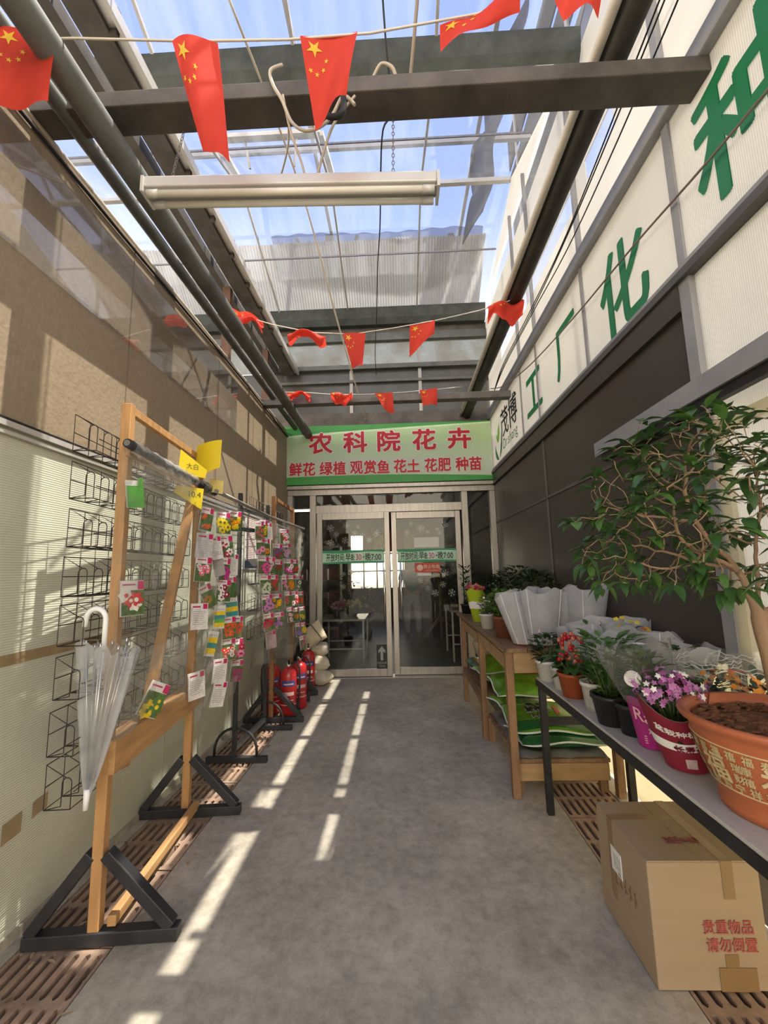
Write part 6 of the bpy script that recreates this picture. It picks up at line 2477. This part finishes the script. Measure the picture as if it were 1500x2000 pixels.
# clear bags with green leaf stickers, orange flowers
M_stk = mat('green_sticker', (.02, .27, .12), .5)
for i, (x, y, lab) in enumerate(((1.24, 1.80, 'clear printed bag with a green leaf sticker behind the big pot, left of the trunk'), (1.33, 1.70, 'clear printed bag with a green leaf sticker behind the tree trunk'))):
    rnd = random.Random(90 + i)
    t = thing('sleeved_plant', lab, 'wrapped flowers', (x, y, TB), 'clear bags with green stickers')
    mb, f = sleeve_mb(x, y, TB + .003, .06, .115, .32, (-.02, -.01), rnd, .012)
    mb.build('clear_bag', M_cello, t)
    mb = MB()
    for k in range(2):
        pts = [f(u / 120, .94 - .045 * k + .012 * math.sin(u * 1.3 / 2)) for u in range(121)]
        mb.tube(pts, .0011, 4)
    mb.build('wavy_print', fmat('white'), t)
    mb = MB()
    uu = .62
    c, c2 = f(uu, .55), f(uu + .01, .55)
    n = (c2 - c).cross(f(uu, .6) - c).normalized()
    xx = (c2 - c).normalized()
    yy = n.cross(xx)
    mb.disc(c + n * .004, n, .030, 24, 0)
    for r_ in (.026,):
        mb.tube([c + n * .009 + (xx * math.cos(k * PI / 12) + yy * math.sin(k * PI / 12)) * r_ for k in range(24)], .0012, 4, 1, closed=True)
    mb.ngon2(leafpts(-.012, -.016, .036, .016, 1.0), c + n * .010, xx, yy, 1)
    mb.ngon2(leafpts(-.004, -.016, .026, .010, 1.9), c + n * .010, xx, yy, 1)
    mb.build('leaf_sticker', [M_stk, fmat('white')], t)
    mb = MB()
    leaves(mb, x, y, TB + .10, .16, .06, 70, .05, .025, rnd, 0, 'cone', uprt=.7)
    mb.build('foliage', M_leafb, t)
    mb = MB()
    pot_mb(mb, x, y, TB, .05, .058, .11)
    mb.build('pot', M_wpot, t)
potted('orange flowering plant peeping over the rim of the big pot', 1.19, 1.62, TB, M_wpot, .05, .062, .12, .9, 95, leafm=M_leafm, fh=.10, fr=.07, nl=60, ln=.045, wd=.025, flowers=(40, ['orange', 'dull orange', 'orange red'], .014, .255, .09))
wrapped('white paper wrapped plant behind the tree trunk', 1.33, 1.50, TB, .055, .08, .25, 96, (.0, .0), ('orange', 'white'), M_wpot, seams=(4.2,), fl=2)

# ------------------------------------------------------------------ big pot with the tree
PX, PY = 1.055, 1.30
M_big = mat('glazed_terracotta', (.40, .115, .045), .42, var=.10, scale=5, spec=.5)
M_gold = mat('pale_gold_relief', (.58, .46, .25), .5, var=.12, scale=20)
bp = thing('tree_pot_plant', 'bushy tree in a large terracotta pot with pale good-luck characters', 'potted tree', (PX, PY, TB))
prf = [(.140, .0), (.150, .004), (.153, .022), (.148, .030), (.157, .055), (.176, .10), (.193, .15), (.203, .19), (.207, .215), (.214, .226), (.228, .236), (.233, .246), (.229, .256), (.214, .254), (.200, .236), (.196, .20)]
mb = MB()
mb.lathe(prf, (PX, PY, TB), 64)
pot_o = mb.build('pot', M_big, bp)


def prad(z):
    for (r0_, z0), (r1_, z1) in zip(prf, prf[1:]):
        if z0 <= z <= z1:
            return r0_ + (r1_ - r0_) * (z - z0) / (z1 - z0)
    return prf[8][0]


def wrap_pot(a0, zc, off=.0015, tilt=0.):
    def wp(px, py):
        z = zc + py
        r = prad(max(.031, min(z, .21)))
        a = a0 + px / r
        return (PX + (r + off) * math.cos(a), PY + (r + off) * math.sin(a), TB + z)
    return wp


mb = MB()
for z in (.073, .192):
    r = prad(z)
    mb.tube([(PX + (r + .0005) * math.cos(k * PI / 40), PY + (r + .0005) * math.sin(k * PI / 40), TB + z) for k in range(80)], .0022, 5, closed=True)
small = '禄寿喜财禧祥瑞康吉宁'
NB = 8
step = 2 * PI / NB
for b in range(NB):
    a0 = -2.30 + b * step
    text_mb(mb, '福', .076, (0, 0, 0), X3, Y3, 0, offset=.020, warp=wrap_pot(a0, .132))
    for q in range(4):
        text_mb(mb, small[(b * 3 + q) % 10] if q % 2 else '福', .026, (0, 0, 0), X3, Y3, 0, offset=.010, warp=wrap_pot(a0 + step * (q - 1.5) / 4, .175))
        text_mb(mb, small[(b * 3 + q + 5) % 10], .026, (0, 0, 0), X3, Y3, 0, offset=.010, warp=wrap_pot(a0 + step * (q - 1.5) / 4, .090))
    for q, zz in ((1.7, .147), (2.3, .147), (1.7, .118), (2.3, .118)):
        text_mb(mb, small[(b + int(q * 3) + int(zz * 100)) % 10], .025, (0, 0, 0), X3, Y3, 0, offset=.010, warp=wrap_pot(a0 + step * q / 4, zz))
mb.build('gold_characters', M_gold, pot_o)
mb = MB()
rnd = random.Random(101)
mb.lathe([(.001, .236), (.06, .234), (.12, .228), (.17, .222), (.199, .215)], (PX, PY, TB), 40, 0, cap0=False, wob=lambda a, z: 0)
for k in range(420):
    a = rnd.uniform(0, 2 * PI)
    q = .19 * rnd.random() ** .5
    s_ = rnd.uniform(.006, .02)
    mb.blob((PX + q * math.cos(a), PY + q * math.sin(a), TB + .226 + .008 * rnd.random()), s_, s_ * rnd.uniform(.3, .8), s_ * .4, 6, 4, 0, .5, rnd)
mb.build('bark_soil', mat('brown_bark_soil', (.14, .055, .022), .85, var=.5, scale=50, bump=.3), bp)

# tree
M_bark = mat('pale_tan_bark', (.31, .20, .12), .75, var=.25, scale=14, stretch=(1, 1, .4), bump=.15, bscale=60)
M_tl = [mat('tree_leaf_dark', (.042, .105, .026), .35, var=.4, scale=18, transl=.22, spec=.5), mat('tree_leaf_fresh', (.085, .19, .035), .38, var=.3, scale=18, transl=.28, spec=.5)]
import numpy as np
rng = np.random.default_rng(5)
wood = MB()
base_ = V((PX + .040, PY + .01, TB + .23))
trunk = [base_, base_ + V((-.004, 0, .05)), base_ + V((-.010, -.003, .10)), base_ + V((-.016, -.004, .15)), base_ + V((-.022, -.004, .20)), base_ + V((-.029, -.002, .25)), base_ + V((-.032, 0, .29))]
CEN = np.array((.95, 1.30, 1.53))
RAD = np.array((.40, .36, .41))
att = []
while len(att) < 760:      # growing points crowd the outer shell of the crown
    q = rng.normal(size=3)
    q /= np.linalg.norm(q)
    q *= rng.uniform(.42, 1.0) ** .6
    if q[2] < -.38:
        continue
    p = CEN + q * RAD
    if p[0] > 1.36:
        continue
    att.append(p)
att = np.array(att)
nodes = [np.array(t) for t in trunk]
par = [-1] + list(range(len(trunk) - 1))
ND = np.array(nodes)
start = len(trunk)
allow = 3                  # branches leave the upper trunk only
STEP = .024
alive = np.ones(len(att), bool)
for it in range(90):
    if not alive.any():
        break
    A = att[alive]
    N_ = ND[allow:]
    dd = np.linalg.norm(A[:, None] - N_[None], axis=2)
    near = dd.argmin(1)
    new = []
    for k in np.unique(near):
        sel = A[near == k]
        v = (sel - N_[k])
        v = (v / np.linalg.norm(v, axis=1)[:, None]).mean(0) + rng.normal(size=3) * .10 + np.array((0, 0, .06))
        v /= np.linalg.norm(v)
        new.append((N_[k] + v * STEP, k + allow))
    for p, k in new:
        if np.linalg.norm(ND - p, axis=1).min() < .006:
            continue
        par.append(int(k))
        ND = np.vstack([ND, p])
    d2 = np.linalg.norm(att[:, None] - ND[None], axis=2).min(1)
    alive &= d2 > .027
nn = len(ND)
kids = [[] for _ in range(nn)]
for i in range(1, nn):
    kids[par[i]].append(i)
rad = np.zeros(nn)
for i in range(nn - 1, -1, -1):
    rad[i] = .00125 if not kids[i] else sum(rad[k] ** 2.5 for k in kids[i]) ** (1 / 2.5)
rad = np.minimum(rad * 1.0, .027)
rad[:start] = np.linspace(.031, .025, start)
for i in range(start, nn):
    if i == max(kids[par[i]], key=lambda k: rad[k]):
        rad[i] = max(rad[i], rad[par[i]] * .80 if rad[par[i]] > .010 else 0)


def chain_from(i, first):
    ch = [first] if first is not None else []
    rr_ = []
    while True:
        ch.append(i)
        if not kids[i]:
            break
        ks = sorted(kids[i], key=lambda k: -rad[k])
        for k in ks[1:]:
            todo.append((k, i))
        i = ks[0]
    pts = [V(ND[k]) for k in ch]
    rs = [min(rad[k], rad[ch[1]]) if n_ == 0 and first is not None else rad[k] for n_, k in enumerate(ch)]
    if len(pts) > 1:
        wood.tube(pts, rs, 10 if rs[0] > .012 else 6)


todo = [(0, None)]
while todo:
    chain_from(*todo.pop())
wood.tube([base_ + V((0, 0, -.01)), base_ + V((0, 0, .02))], [.042, .032], 14)
for a in range(6):
    an = a * PI / 3
    wood.tube([base_ + V((.03 * math.cos(an), .03 * math.sin(an), -.006)), base_ + V((.015 * math.cos(an), .015 * math.sin(an), .05))], [.012, .008], 6)
wood.build('trunk_and_branches', M_bark, bp)
rnd = random.Random(12)
fol = MB()
CV = V(CEN)
for i in range(start, nn):
    tip = not kids[i]
    if not tip and not (rad[i] < .003 and rnd.random() < .20):
        continue
    p = V(ND[i])
    d = (p - V(ND[par[i]])).normalized()
    out = (p - CV).normalized()
    if p.x > 1.35:
        continue
    for k in range(rnd.choice((2, 3, 3, 4)) if tip else 1):
        a = rnd.uniform(0, 2 * PI)
        dd = (V((math.cos(a), math.sin(a), rnd.uniform(-.45, .35))) + out * .45 + d * .4).normalized()
        if (p + dd * .07).x > 1.40:
            continue
        ln = rnd.uniform(.042, .074)
        fol.leaf(p - d * rnd.uniform(0, .02), dd, (0, 0, 1), ln, ln * rnd.uniform(.38, .50), 0 if rnd.random() < .70 else 1, droop=rnd.uniform(.15, .65), fold=.18)
fol.build('leaves', M_tl, bp)
